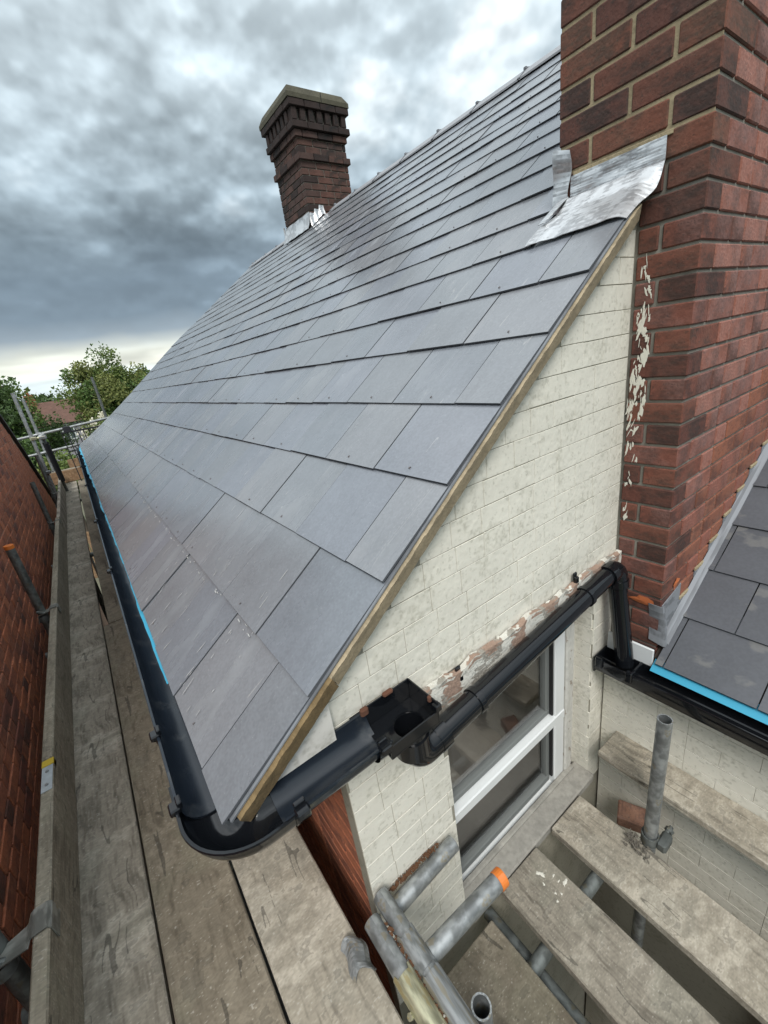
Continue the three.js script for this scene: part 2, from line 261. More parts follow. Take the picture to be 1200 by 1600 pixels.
// thin solid from a parametric sheet
function sheet(fn, nu, nv, th, tile = 0.25) {
  const top = [], bot = []; for (let j = 0; j <= nv; j++) for (let i = 0; i <= nu; i++) top.push(fn(i / nu, j / nv));
  const id = (i, j) => j * (nu + 1) + i;
  for (let j = 0; j <= nv; j++) for (let i = 0; i <= nu; i++) { const du = top[id(Math.min(nu, i + 1), j)].clone().sub(top[id(Math.max(0, i - 1), j)]), dv = top[id(i, Math.min(nv, j + 1))].clone().sub(top[id(i, Math.max(0, j - 1))]); bot.push(top[id(i, j)].clone().addScaledVector(du.cross(dv).normalize(), -th)); }
  const T = [], U = []; const q = (a, b, c, d, i, j) => { T.push(a, b, c, a, c, d); const x = i * 0.04, y = j * 0.04; U.push([x, y], [x + 0.04, y], [x + 0.04, y + 0.04], [x, y], [x + 0.04, y + 0.04], [x, y + 0.04]); };
  for (let j = 0; j < nv; j++) for (let i = 0; i < nu; i++) { q(top[id(i, j)], top[id(i + 1, j)], top[id(i + 1, j + 1)], top[id(i, j + 1)], i, j); q(bot[id(i, j + 1)], bot[id(i + 1, j + 1)], bot[id(i + 1, j)], bot[id(i, j)], i, j); }
  for (let i = 0; i < nu; i++) { q(bot[id(i, 0)], bot[id(i + 1, 0)], top[id(i + 1, 0)], top[id(i, 0)], i, 0); q(top[id(i, nv)], top[id(i + 1, nv)], bot[id(i + 1, nv)], bot[id(i, nv)], i, nv); }
  for (let j = 0; j < nv; j++) { q(top[id(0, j)], top[id(0, j + 1)], bot[id(0, j + 1)], bot[id(0, j)], 0, j); q(bot[id(nu, j)], bot[id(nu, j + 1)], top[id(nu, j + 1)], top[id(nu, j)], nu, j); }
  return creased(polyGeo(T, U), 0.7);
}
function prism(pts, z0, z1, tile = 1) {              // polygon in x,y pulled along z
  const g = new THREE.ExtrudeGeometry(pts instanceof THREE.Shape ? pts : new THREE.Shape(pts.map(([x, y]) => new THREE.Vector2(x, y))), { depth: Math.abs(z1 - z0), bevelEnabled: false }); g.translate(0, 0, Math.min(z0, z1));
  const uv = g.attributes.uv; for (let i = 0; i < uv.count; i++) uv.setXY(i, uv.getX(i) / tile, uv.getY(i) / tile); return g;
}
// a bumpy patch: polygonal blob lying on a plane, built as a low dome
function blob(c, ux, uy, n, rx, ry, th, seed) {
  const R = rng(seed), ring = []; for (let i = 0; i < 11; i++) { const a = i / 11 * Math.PI * 2, k = 0.45 + R() * 0.75; ring.push(c.clone().addScaledVector(ux, Math.cos(a) * rx * k).addScaledVector(uy, Math.sin(a) * ry * k)); }
  const top = c.clone().addScaledVector(n, th), T = [], U = []; for (let i = 0; i < 11; i++) { const a = ring[i], b = ring[(i + 1) % 11]; T.push(top, a, b); U.push([0.5, 0.5], [0.3, 0.2], [0.6, 0.1]); } return polyGeo(T, U);
}

// ---------------------------------------------------------------- scene graph helpers
const names = new Map(), baseOf = new WeakMap();
function numbered(n) { const k = names.get(n) || 0; names.set(n, k + 1); return k ? `${n}_${String(k).padStart(3, '0')}` : n; }
function thing(name, label, category, base, group) {
  const o = new THREE.Group(); o.name = numbered(name); o.position.set(base[0], base[1] + H, base[2]); o.userData = { label, category }; if (group) o.userData.group = group;
  baseOf.set(o, V(...base)); scene.add(o); return o;
}
const shade = (m) => { m.castShadow = true; m.receiveShadow = true; return m; };
function part(name, geo, mat, parent, label) {       // geometry given relative to the eye
  const b = baseOf.get(parent); const m = shade(new THREE.Mesh(geo.translate(-b.x, -b.y, -b.z), mat)); m.name = name; baseOf.set(m, b); parent.add(m); if (label) m.userData.label = label; return m;
}
function piece(name, geo, mat, parent, pos, quat) {  // shared geometry placed at pos
  const b = baseOf.get(parent), m = shade(new THREE.Mesh(geo, mat)); m.name = name; m.position.set(pos.x - b.x, pos.y - b.y, pos.z - b.z); if (quat) m.quaternion.copy(quat); parent.add(m); return m;
}
function structure(name, geo, mat) { const m = shade(new THREE.Mesh(geo.translate(0, H, 0), mat)); m.name = numbered(name); m.userData = { kind: 'structure' }; scene.add(m); return m; }
const camInv = camera.matrixWorld.clone().invert();
function pixel(p) { const q = V(p.x, p.y + H, p.z).applyMatrix4(camInv); if (q.z > -0.02) return null; const f = 659.57; return [600 + f * q.x / -q.z, 800 - f * q.y / -q.z, -q.z]; }
const bgeo = new Map();
const slateEdge = plain(0.075, 0.08, 0.09, 0.95);
function slateGeo(w, t, L, u, v) { const g = block(w, t, L, 0.0005, 1.1, u, v); g.addGroup(0, 12, 1); g.addGroup(12, 12, 0); g.addGroup(24, g.attributes.position.count - 24, 1); return g; }
function brickGeo(w, h, d, v, ch = 0.0035) { const k = [w.toFixed(3), h.toFixed(3), d.toFixed(3), v, ch].join(); if (!bgeo.has(k)) bgeo.set(k, block(w, h, d, ch, 0.45, v * 0.37, v * 0.23)); return bgeo.get(k); }

// ================================================================= HOUSE
const RS = 0.745, RY = -0.815, ZV = -0.70, ZG = -0.736, XR = 3.40;         // roof pitch, verge, gable, ridge
const zFar = (x) => x < 1.9 ? lerp(-9.5, -9.08, clamp(x / 1.9)) : lerp(-9.08, -7.95, clamp((x - 1.9) / 1.6));
const sag = (x, z) => 0.045 * clamp((-z - 1.2) / 7.6) * Math.sin(Math.PI * Math.pow(clamp(x / 1.9), 0.75));
const roofY = (x, z) => RY + RS * x - sag(x, z);
const house = thing('house', 'slate-roofed house with white painted brick gable and red brick chimneys', 'house', [2.5, -6.5, -5]);

// --- roof: boarding with slates on it
const deck = [];
{ const T = [], U = [], xs = [0.03, 0.45, 0.9, 1.35, 1.8, 2.6, XR]; const zs = [-0.745, -2.5, -4.5, -6.5, -7.9];
  for (let i = 0; i < xs.length - 1; i++) for (let j = 0; j < zs.length; j++) {
    const zz = (x, j2) => j2 < zs.length ? zs[j2] : zFar(x); const q = (x, j2, o) => { const z = zz(x, j2); return V(x, roofY(x, z) - 0.03 - o, z); };
    for (const o of [0, 0.05]) { const A = q(xs[i], j, o), B = q(xs[i + 1], j, o), C = q(xs[i + 1], j + 1, o), D = q(xs[i], j + 1, o); T.push(A, B, C, A, C, D); for (let k = 0; k < 6; k++) U.push([T[T.length - 6 + k].z, T[T.length - 6 + k].x]); }
  }
  deck.push(polyGeo(T, U)); }
deck.push(prism([[XR, RY + RS * XR - 0.035], [6.9, -0.2], [6.9, -0.28], [XR, RY + RS * XR - 0.11]], -0.72, -8.0));   // the far slope
const roof = part('roof', merge(deck), darkTimber, house);
const tails = [-0.015, 0.21, 0.437, 0.657, 0.86, 1.062, 1.25, 1.43, 1.584, 1.738, 1.904, 2.059, 2.211, 2.367, 2.525, 2.654, 2.819, 2.963, 3.133, 3.36];
const pitch = Math.hypot(1, RS), slates = [];
for (let k = 0; k < tails.length - 1; k++) {
  const x0 = tails[k], w = 0.302 - 0.019 * x0, L = (tails[k + 1] - x0) * pitch + (k < tails.length - 2 ? 0.085 : 0.02);
  let zs = k >= 8 && x0 < 2.75 ? -1.008 : k === 7 ? -1.012 : ZV, first = true;
  const odd = k % 2 === 0; let edge = zs; const grid = ZV - (odd ? 0.16 : 0.302);
  while (edge > zFar(x0 + 0.05) + 0.03) {
    let next; if (first) { next = grid; while (next > edge - 0.06) next -= w; first = false; } else next = edge - w;
    next = Math.max(next, zFar(x0 + 0.05));
    slates.push({ x: x0, zc: (edge + next) / 2, w: edge - next - 0.004, L, k }); edge = next;
  }
}
for (const s of slates) { const p = pixel(V(s.x + 0.08, roofY(s.x + 0.08, s.zc), s.zc)); s.rank = p && p[0] > -80 && p[0] < 1280 && p[1] > -80 ? s.w * s.L / (p[2] * p[2]) : -1; }
slates.sort((a, b) => b.rank - a.rank);
const sgeo = new Map(), restSlates = [], rivets = [];
slates.forEach((s, i) => {
  const sa = roofY(s.x, s.zc), sb = roofY(s.x + s.L / pitch, s.zc), up = V(s.L / pitch, sb - sa - 0.013, 0).normalize(), X = V(rr(-0.0012, 0.0012), rr(-0.0035, 0.0035), 1).normalize();
  const Z = up.clone().negate(), Y = Z.clone().cross(X).normalize(); Z.copy(X).cross(Y);
  const q = new THREE.Quaternion().setFromRotationMatrix(new THREE.Matrix4().makeBasis(X, Y, Z));
  const th = 0.006, jit = rr(-0.0016, 0.0018), tail = V(s.x + rr(-0.0022, 0.0022), sa + 0.013 + jit, s.zc), c = tail.clone().addScaledVector(up, s.L / 2).addScaledVector(Y, -th / 2);
  const v = i % 5, key = [s.w.toFixed(2), s.k, v].join(); 
  if (!sgeo.has(key)) sgeo.set(key, slateGeo(s.w, th, s.L, v * 0.31 + s.k * 0.17, v * 0.47 + s.k * 0.29));
  const geo = sgeo.get(key), m = slateMats[Math.floor(rand() * 4)];
  if (i < 300) piece('slate', geo, [m, slateEdge], roof, c, q);
  else restSlates.push(((g9) => { g9.clearGroups(); return g9; })(geo.clone()).applyQuaternion(q).translate(c.x, c.y, c.z));
  if (i < 210 && i % 3 && s.w > 0.2 && s.rank > 0) { const rp = tail.clone().addScaledVector(up, 0.022).addScaledVector(Y, 0.002); rp.z += rr(-0.03, 0.03); rivets.push(new THREE.CylinderGeometry(0.0018, 0.002, 0.004, 6).applyQuaternion(q).translate(rp.x, rp.y, rp.z), block(0.0025, 0.002, 0.007, 0, 1).rotateY(rr(-1, 1)).applyQuaternion(q).translate(rp.x + 0.002, rp.y + 0.0015, rp.z)); }
});
{ // cutting dust, scratches and crumbs left on the lowest courses
  const g = [], R = rng(404), n = V(-RS, 1, 0).normalize(), up = V(1, RS, 0).normalize(), side = V(0, 0, 1); const lift = (x, z) => { let k = 0; while (k < tails.length - 2 && x > tails[k + 1]) k++; const f = (x - tails[k]) / (tails[k + 1] - tails[k]); return roofY(x, z) + lerp(0.0165, 0.0068, f); };
  for (let i = 0; i < 150; i++) { const z = -1.0 - Math.pow(R(), 1.5) * 3.6, x = 0.005 + Math.pow(R(), 1.6) * 0.42; g.push(blob(V(x, lift(x, z), z), side, up.clone().addScaledVector(side, (R() - 0.5) * 0.25).normalize(), n, 0.0006 + R() * 0.0012, 0.004 + R() * R() * 0.045, 0.0004, 5000 + i)); }
  for (let i = 0; i < 60; i++) { const z = -0.95 - R() * 2.2, x = 0.196 + R() * 0.012; g.push(blob(V(x, lift(x, z), z), side, up, n, 0.003 + R() * 0.014, 0.0008 + R() * 0.0016, 0.0006, 5300 + i)); }
  part('cutting_dust', merge(g), plain(0.42, 0.42, 0.41, 0.95), roof).userData.kind = 'stuff'; }
part('slates_beyond', merge(restSlates), slateMats[0], roof).userData.kind = 'stuff';
part('tail_rivets', merge(rivets), copper, roof).userData.kind = 'stuff';
// ridge tiles
{ const yr = RY + RS * XR - 0.008; let z = -0.6; const prof = [], rv = (u) => 0.046 - 0.80 * Math.sqrt(u * u + 0.0006); for (let i = 0; i <= 12; i++) { const u = -0.12 + i * 0.02; prof.push([u, rv(u)]); } for (let i = 12; i >= 0; i--) { const u = -0.12 + i * 0.02; prof.push([u, rv(u) - 0.012]); }
  const ridgeM = plain(0.27, 0.275, 0.29, 0.5);
  while (z > -7.9) { const z1 = Math.max(z - 0.45, -7.95); if (z1 > -5.4 || z < -6.3) { const t = part('ridge_tile', sweep([[XR, z - 0.003], [XR, z1 + 0.003]], yr, prof), ridgeM, roof); t.rotation.z = 0; const cl = []; for (const dx of [-0.035, 0.03]) cl.push(boxAt(XR + dx - 0.012, XR + dx + 0.012, yr + 0.008, yr + 0.026, z1 - 0.012, z1 + 0.012, 0.003)); cl.push(sweep([[XR, z1 + 0.012], [XR, z1 - 0.012]], yr, prof.map(([u, v]) => [u, v + 0.004]))); part('ridge_union', merge(cl), leadDull, roof); } z = z1; } }
// verge bedding mortar under the slate edge (lower end still wet), broken edge
{ const strip = (x0, x1, n, dz) => sheet((u, v) => { const x = lerp(x0, x1, u), e = (fbm(x * 70, v * 6, 501, 4) - 0.5) * 0.0022; return V(x + v * 0.018, roofY(x, ZV) - 0.006 - v * (0.037 + e * 1.5), ZV + dz - 0.007 + e - v * 0.014); }, n * 2, 5, 0.018);
  part('verge_mortar', strip(0.262, 1.5, 120, 0), mortTan, roof); part('verge_mortar', strip(0.012, 0.262, 40, 0.003), mortWet, roof, 'dark wet mortar at the foot of the verge');
  part('undercloak', sheet((u, v) => { const x = lerp(0.0, 1.5, u); return V(x, roofY(x, ZV) - 0.0006, ZV + 0.004 - v * 0.05); }, 40, 1, 0.004), leadDull, roof); }
// blue underlay showing at the eaves
part('underlay', sheet((u, v) => { const z = lerp(-1.25, -9.4, u), f = smooth(-3.2, -7.0, z), e = fbm(z * 5.5, 2, 511, 4), gap = smooth(0.42, 0.5, fbm(z * 1.1, 7, 515, 3)); const w = (0.0 + 0.013 * e) * (0.4 + 0.6 * gap) + 0.024 * f * e; return V(0.02 - v * (0.036 + w), lerp(roofY(0.0, z), -0.818, v) - 0.004 - v * 0.004, z); }, 260, 2, 0.0012), cyanFilm, roof);

// --- gable wall: painted brick, window opening, bricks one by one
const WX0 = 0.6, WX1 = 1.44, WY0 = -2.035, WY1 = -0.985;
{ const sh = new THREE.Shape([[0.26, -6.5], [6.6, -6.5], [6.6, -0.25], [XR, RY + RS * XR - 0.1], [0.26, RY + RS * 0.26 - 0.1]].map(([x, y]) => new THREE.Vector2(x, y)));
  // upper edge follows the roof; left shoulder at the eaves
  sh.holes.push(new THREE.Path([[WX0, WY0], [WX0, WY1], [WX1, WY1], [WX1, WY0]].map(([x, y]) => new THREE.Vector2(x, y))));
  var gable = part('gable_wall', prism(sh, ZG - 0.006, ZG - 0.05, 1), paintJoint, house);
  part('wall_edge', prism([[0.262, RY + RS * 0.262 - 0.1], [1.58, RY + RS * 1.58 - 0.1], [1.58, RY + RS * 1.58 - 0.035], [0.262, RY + RS * 0.262 - 0.035]], ZG - 0.0065, ZG - 0.05), paintJoint, gable); }
const COURSE = (k) => 0.6174 - 0.075 * k;             // bed joint heights, measured on the chimney corner
let bc = 0;
function paintedBrick(parent, x, y, z, w, h, d, along) {     // paint runs on over the joints, so texture follows the wall
  const g = block(w, h, d, 0.0008, 1, along === 'x' ? x : y * 0.37 + 0.2, y); if (along === 'z') { const uv = g.attributes.uv; for (let i = 0; i < uv.count; i++) uv.setXY(i, uv.getX(i) + z, uv.getY(i)); }
  piece('brick', g, paintMats[0], parent, V(x, y, z), new THREE.Quaternion().setFromEuler(new THREE.Euler(rr(-0.006, 0.006), rr(-0.004, 0.004), rr(-0.005, 0.005))));
}
for (let k = 3; k < 45; k++) {
  const yt = COURSE(k) - 0.001, yb = yt - 0.073, ym = (yt + yb) / 2; let x = 0.262, flip = k % 2; 
  const endX = 1.582;
  let lim0 = Math.max(0.262, (yt + 0.03 - RY) / RS + 0.01); // the slope cuts the row on the left
  if (yb < -2.1) break;
  x = 0.262 - (k % 2 ? 0.11 : 0.0) - (k % 4 > 1 ? 0.03 : 0);
  while (x < endX - 0.01) {
    const len = (k % 3 === 1 && flip) ? 0.224 : 0.1135 + rr(-0.004, 0.004); flip = 1 - flip; let a = x, b = x + len; x = b + 0.0014;
    a = Math.max(a, lim0, 0.262); b = Math.min(b, endX);
    const segs = []; if (ym > WY1 + 0.02 || ym < WY0) segs.push([a, b]); else { if (a < WX0) segs.push([a, Math.min(b, WX0)]); if (b > WX1) segs.push([Math.max(a, WX1), b]); }
    for (const [p, q] of segs) { if (q - p < 0.018) continue; if (ym > WY1 + 0.02 && ym < WY1 + 0.072 && p > 0.5) continue;
      const hb = 0.0732 - rr(0, 0.0034) * rand(); paintedBrick(gable, (p + q) / 2, ym + rr(-0.0006, 0.0006), ZG - 0.0288 + rr(-0.0004, 0.0006), q - p, hb, 0.05, 'x'); bc++; }
  }
}
// lintel with peeling paint: grey cement, bare brick and paint flakes
const peel = new THREE.MeshStandardMaterial({ roughness: 0.95, bumpMap: brickBump, bumpScale: 0.006, map: tex(1024, 512, (u, v) => { const a = fbm(u * 5, v * 10, 521, 6, 5, 10), b = fbm(u * 4, v * 7, 525, 6, 4, 7), c0 = fbm(u * 70, v * 70, 527, 3, 70, 70); let c = mul3([0.33, 0.31, 0.27], 0.6 + c0 * 0.75); c = mix3(c, [0.34, 0.20, 0.14], smooth(0.53, 0.62, b) * 0.7); c = mix3(c, [0.66, 0.645, 0.585], smooth(0.545, 0.575, a) * 0.92); return c; }) });
part('peeling_lintel', sheet((u, v) => { const x = lerp(0.5, 1.582, u), e = fbm(x * 16, v * 9, 531, 4) - 0.5; return V(x, lerp(-0.868 + (fbm(x * 9, 5, 533, 4) - 0.5) * 0.045, WY1, v), ZG + 0.0005 + e * 0.005); }, 90, 8, 0.02), peel, gable);
{ const g = []; for (let i = 0; i < 14; i++) { const x = rr(0.5, 1.57); g.push(blob(V(x, -0.875 - rr(0, 0.03), ZG + 0.005), V(1, 0, 0), V(0, 1, 0), V(0, 0.3, 1), rr(0.006, 0.03), rr(0.005, 0.014), 0.005, 900 + i)); } part('paint_flakes', merge(g), flake, gable).userData.kind = 'stuff'; }
// reveal beside the window and the strip of wall in the corner
part('window_reveal', boxAt(WX1, WX1 + 0.012, WY0, WY1, ZG - 0.012, ZG - 0.13, 0.001, 1), paintMats[1], gable);
for (let k = 22; k < 35; k++) { const y = COURSE(k) - 0.0375; if (y < WY0 || y > WY1) continue; paintedBrick(gable, WX1 + 0.004, y, ZG - 0.055, 0.02, 0.0728, k % 2 ? 0.085 : 0.1, 'z'); }

// --- side wall in bare red brick below the eaves
const side = part('side_wall', boxAt(0.272, 0.48, -6.5, -0.76, ZG - 0.0505, -9.2, 0.001, 1), mortDark, house);
part('side_wall', boxAt(6.3, 6.5, -6.5, -0.3, ZG - 0.235, -9.2, 0.001, 1), mortDark, house); part('rear_wall', prism([[0.3, -6.5], [6.5, -6.5], [6.5, -0.35], [3.1, 1.3], [0.3, -0.75]], -8.6, -8.8), mortDark, house);
for (let k = 20; k < 48; k++) { let z = ZG - 0.052, f = k % 2; for (let i = 0; i < 9; i++) { const len = f ? 0.1025 : 0.215; f = 1 - f; piece('brick', brickGeo(0.045, 0.064, len, i % 6), nbMats[(k * 3 + i) % 3], side, V(0.2845, COURSE(k) - 0.0375, z - len / 2)); z -= len + 0.01; } }
part('upper_floor', boxAt(0.48, 6.3, -2.95, -2.75, ZG - 0.24, -8.6, 0.001), roomWall, house); part('inner_wall', boxAt(0.48, 6.3, -2.75, -0.62, -3.3, -3.4, 0.001), roomWall, house);
part('fascia', boxAt(0.036, 0.054, -0.95, -0.825, ZV - 0.05, -9.4, 0.002), whitePvc, house); part('soffit', boxAt(0.055, 0.272, -0.985, -0.97, ZG + 0.002, -9.2, 0.001), whiteOld, house);
part('eaves_box_end', prism([[0.056, -0.968], [0.258, -0.968], [0.258, -0.70], [0.056, -0.835]], ZG + 0.012, ZG - 0.004), whiteOld, house);

// --- window
const ZW = -0.82;
const win = part('window', merge([boxAt(1.275, 1.345, -2.04, WY1, ZW - 0.03, ZW + 0.012, 0.004), boxAt(0.55, 0.62, -2.04, WY1, ZW - 0.03, ZW + 0.012, 0.004), boxAt(0.62, 1.275, -2.04, -2.0, ZW - 0.03, ZW + 0.01, 0.004), boxAt(0.62, 1.275, WY1 - 0.02, WY1 + 0.03, ZW - 0.03, ZW + 0.01, 0.004)]), whitePvc, house);
part('meeting_rail', boxAt(0.62, 1.345, -1.638, -1.588, ZW - 0.028, ZW + 0.016, 0.005), whitePvc, win);
part('sash', merge([boxAt(0.62, 1.272, -1.583, -1.555, ZW - 0.045, ZW - 0.012, 0.004), boxAt(1.245, 1.272, -1.555, WY1, ZW - 0.045, ZW - 0.012, 0.004), boxAt(0.62, 1.272, -2.0, -1.965, ZW - 0.045, ZW - 0.012, 0.004), boxAt(1.25, 1.272, -1.965, -1.645, ZW - 0.045, ZW - 0.012, 0.004)]), plain(0.16, 0.17, 0.165, 0.5), win);
part('gasket', merge([boxAt(1.266, 1.2745, -1.96, -1.6445, ZW - 0.012, ZW + 0.004, 0.001), boxAt(1.266, 1.2745, -1.583, WY1 - 0.02, ZW - 0.012, ZW + 0.004, 0.001)]), rubber, win);
part('pane', boxAt(0.62, 1.25, -1.56, WY1, ZW - 0.032, ZW - 0.028, 0), glass, win); part('pane', boxAt(0.62, 1.25, -1.97, -1.645, ZW - 0.032, ZW - 0.028, 0), glass, win);
part('timber_frame', merge([boxAt(1.348, 1.40, -2.02, WY1, ZW - 0.04, ZW + 0.02, 0.006, 0.4), boxAt(1.402, 1.438, -2.02, WY1, ZW - 0.04, ZW + 0.002, 0.005, 0.4)]), new THREE.MeshStandardMaterial({ roughness: 0.85, map: tex(256, 512, (u, v) => { const a = fbm(u * 10, v * 8, 551, 6, 10, 8), b = fbm(u * 40, v * 20, 553, 3, 40, 20); return mix3(mul3([0.58, 0.57, 0.53], 0.8 + b * 0.3), [0.25, 0.2, 0.15], smooth(0.58, 0.63, a) * 0.75); }) }), win);
part('sill', merge([boxAt(0.602, 1.438, -2.034, -1.99, ZW + 0.012, ZG + 0.03, 0.006, 0.6), boxAt(0.62, 1.40, -1.995, -1.975, ZW + 0.012, ZW + 0.035, 0.005, 0.6)]), mort(0.34, 0.325, 0.29), win);

// --- gutter along the eaves, round the corner and along the gable
const gy = -0.812, gx = -0.021, gz = -0.674;
const half = (R, t) => { const p = []; for (let i = 0; i <= 14; i++) { const a = Math.PI * (1 + i / 14); p.push([Math.cos(a) * R, Math.sin(a) * R]); } p.push([R + 0.003, 0.002], [R + 0.002, 0.006], [R - t, 0.005]); for (let i = 14; i >= 0; i--) { const a = Math.PI * (1 + i / 14); p.push([Math.cos(a) * (R - t), Math.sin(a) * (R - t)]); } p.push([-R + t, 0.005], [-R - 0.002, 0.006], [-R - 0.003, 0.002]); return p; };
const G = half(0.056, 0.0035), Gs = half(0.0605, 0.004);
const gutter = part('gutter', merge([sweep([[gx, -9.45], [gx, -5.6], [gx, -3.2], [gx, -0.79]], gy - 0.004, G, true, 0.4, gy), sweep([[0.085, gz], [0.2, gz], [0.345, gz]], gy - 0.0005, G)]), gutterMat, house);
{ const path = [[gx, -0.86], [gx, -0.775]]; for (let i = 0; i <= 12; i++) { const a = i / 12 * Math.PI / 2; path.push([gx + 0.078 - Math.cos(a) * 0.078, -0.752 + Math.sin(a) * 0.078]); } path.push([0.075, gz], [0.13, gz]); part('gutter_corner', sweep(path, gy - 0.001, Gs), blackGloss, gutter); }
function bracket(x, z, alongZ) { const g = []; const arc = half(0.0625, 0.0035); g.push(sweep(alongZ ? [[x, z - 0.016], [x, z + 0.016]] : [[x - 0.016, z], [x + 0.016, z]], gy - 0.002, arc));
  if (alongZ) g.push(boxAt(x - 0.072, x - 0.05, gy - 0.004, gy + 0.012, z - 0.014, z + 0.014, 0.003), boxAt(x - 0.056, x - 0.046, gy + 0.004, gy + 0.022, z - 0.012, z + 0.012, 0.002)); else g.push(boxAt(x - 0.014, x + 0.014, gy - 0.004, gy + 0.012, z + 0.05, z + 0.072, 0.003), boxAt(x - 0.012, x + 0.012, gy + 0.004, gy + 0.022, z + 0.046, z + 0.056, 0.002));
  part('gutter_bracket', merge(g), blackGloss, gutter); }
for (const z of [-0.80, -1.04, -2.33, -3.4, -4.95, -6.4, -7.9, -9.2]) bracket(gx, z, true); bracket(0.118, gz, false); bracket(0.322, gz, false);
// outlet tray with its round hole, standing open
{ const x0 = 0.336, x1 = 0.486, z0 = gz + 0.058, z1 = ZG + 0.004, yf = gy - 0.05, floor = new THREE.Shape([[x0, -z0], [x1, -z0], [x1, -z1], [x0, -z1]].map(([x, y]) => new THREE.Vector2(x, y))), hole = new THREE.Path(); hole.absarc(0.425, -(gz + 0.012), 0.040, 0, Math.PI * 2, true); floor.holes.push(hole);
  const fl = new THREE.ExtrudeGeometry(floor, { depth: 0.004, bevelEnabled: false, curveSegments: 28 }).rotateX(-Math.PI / 2).translate(0, yf, 0);
  part('outlet', merge([fl, boxAt(x0, x1, yf + 0.004, gy + 0.014, z1, z1 + 0.004, 0.001), boxAt(x1 - 0.004, x1, yf + 0.004, gy + 0.016, z1 + 0.0042, z0, 0.001), boxAt(x0, x1 - 0.0042, yf + 0.004, gy - 0.012, z0 - 0.004, z0, 0.001), boxAt(x0 - 0.004, x0 + 0.004, gy - 0.01, gy + 0.012, z0 - 0.01, z0 + 0.008, 0.002), boxAt(x1 - 0.012, x1 + 0.006, gy - 0.01, gy + 0.01, z0 - 0.012, z0 + 0.006, 0.002), pipe(V(0.425, yf, gz + 0.012), V(0.425, yf - 0.055, gz + 0.012), 0.043), pipe(V(0.425, yf - 0.02, gz + 0.012), V(0.425, yf - 0.075, gz + 0.012), 0.0465)]), blackGloss, gutter);
  for (const b of [[0.33, 0.352, gy + 0.0, gy + 0.022, ZG + 0.006, ZG + 0.02, 0.004], [0.40, 0.43, gy + 0.012, gy + 0.024, ZG + 0.005, ZG + 0.018, 0.004], [0.475, 0.486, gy + 0.002, gy + 0.02, z0 - 0.03, z0 - 0.02, 0.003]]) part('rusty_screw_plate', boxAt(...b), rustIron, gutter); }
// rainwater pipe across the gable and down to the lower gutter
{ const bendC = [V(0.425, -0.895, gz + 0.012), V(0.428, -0.935, gz + 0.012), V(0.452, -0.963, gz + 0.011), V(0.51, -0.966, gz + 0.007)], run0 = V(0.51, -0.966, gz + 0.009), run1 = V(1.448, -0.905, -0.695);
  const rwp = part('downpipe', merge([smoothTube(run0, run1, 0.034, 26)]), blackGloss, house);
  part('pipe_bend', merge([new THREE.TubeGeometry(new THREE.CatmullRomCurve3(bendC), 22, 0.0405, 24), pipe(V(0.425, -0.905, gz + 0.012), V(0.425, -0.925, gz + 0.012), 0.0455), pipe(V(0.495, -0.966, gz + 0.008), V(0.53, -0.9635, gz + 0.006), 0.0425)]), blackGloss, rwp);
  const elbow = [V(1.43, -0.906, -0.694), V(1.475, -0.903, -0.694), V(1.494, -0.918, -0.690), V(1.494, -0.965, -0.684)];
  part('pipe_elbow', merge([new THREE.TubeGeometry(new THREE.CatmullRomCurve3(elbow), 20, 0.0375, 24), pipe(V(1.425, -0.9065, -0.694), V(1.455, -0.9045, -0.694), 0.041), pipe(V(1.494, -0.945, -0.686), V(1.494, -0.972, -0.683), 0.041)]), blackGloss, rwp);
  part('pipe_drop', pipe(V(1.494, -0.95, -0.686), V(1.492, -1.325, -0.634), 0.034, 26), blackGloss, rwp);
  for (const [x, y] of [[0.665, -0.956], [1.27, -0.917]]) { const z = lerp(run0.z, run1.z, (x - run0.x) / (run1.x - run0.x)); part('pipe_clip', merge([pipe(V(x - 0.009, y - 0.0006, z), V(x + 0.009, y + 0.0006, z), 0.0385), boxAt(x - 0.008, x + 0.008, y + 0.03, y + 0.064, ZG + 0.006, ZG + 0.02, 0.002).translate(-0.003, 0.006, 0), boxAt(x - 0.01, x + 0.01, y + 0.052, y + 0.082, ZG + 0.004, ZG + 0.012, 0.003).translate(-0.005, 0.004, 0)]), blackGloss, rwp); } }

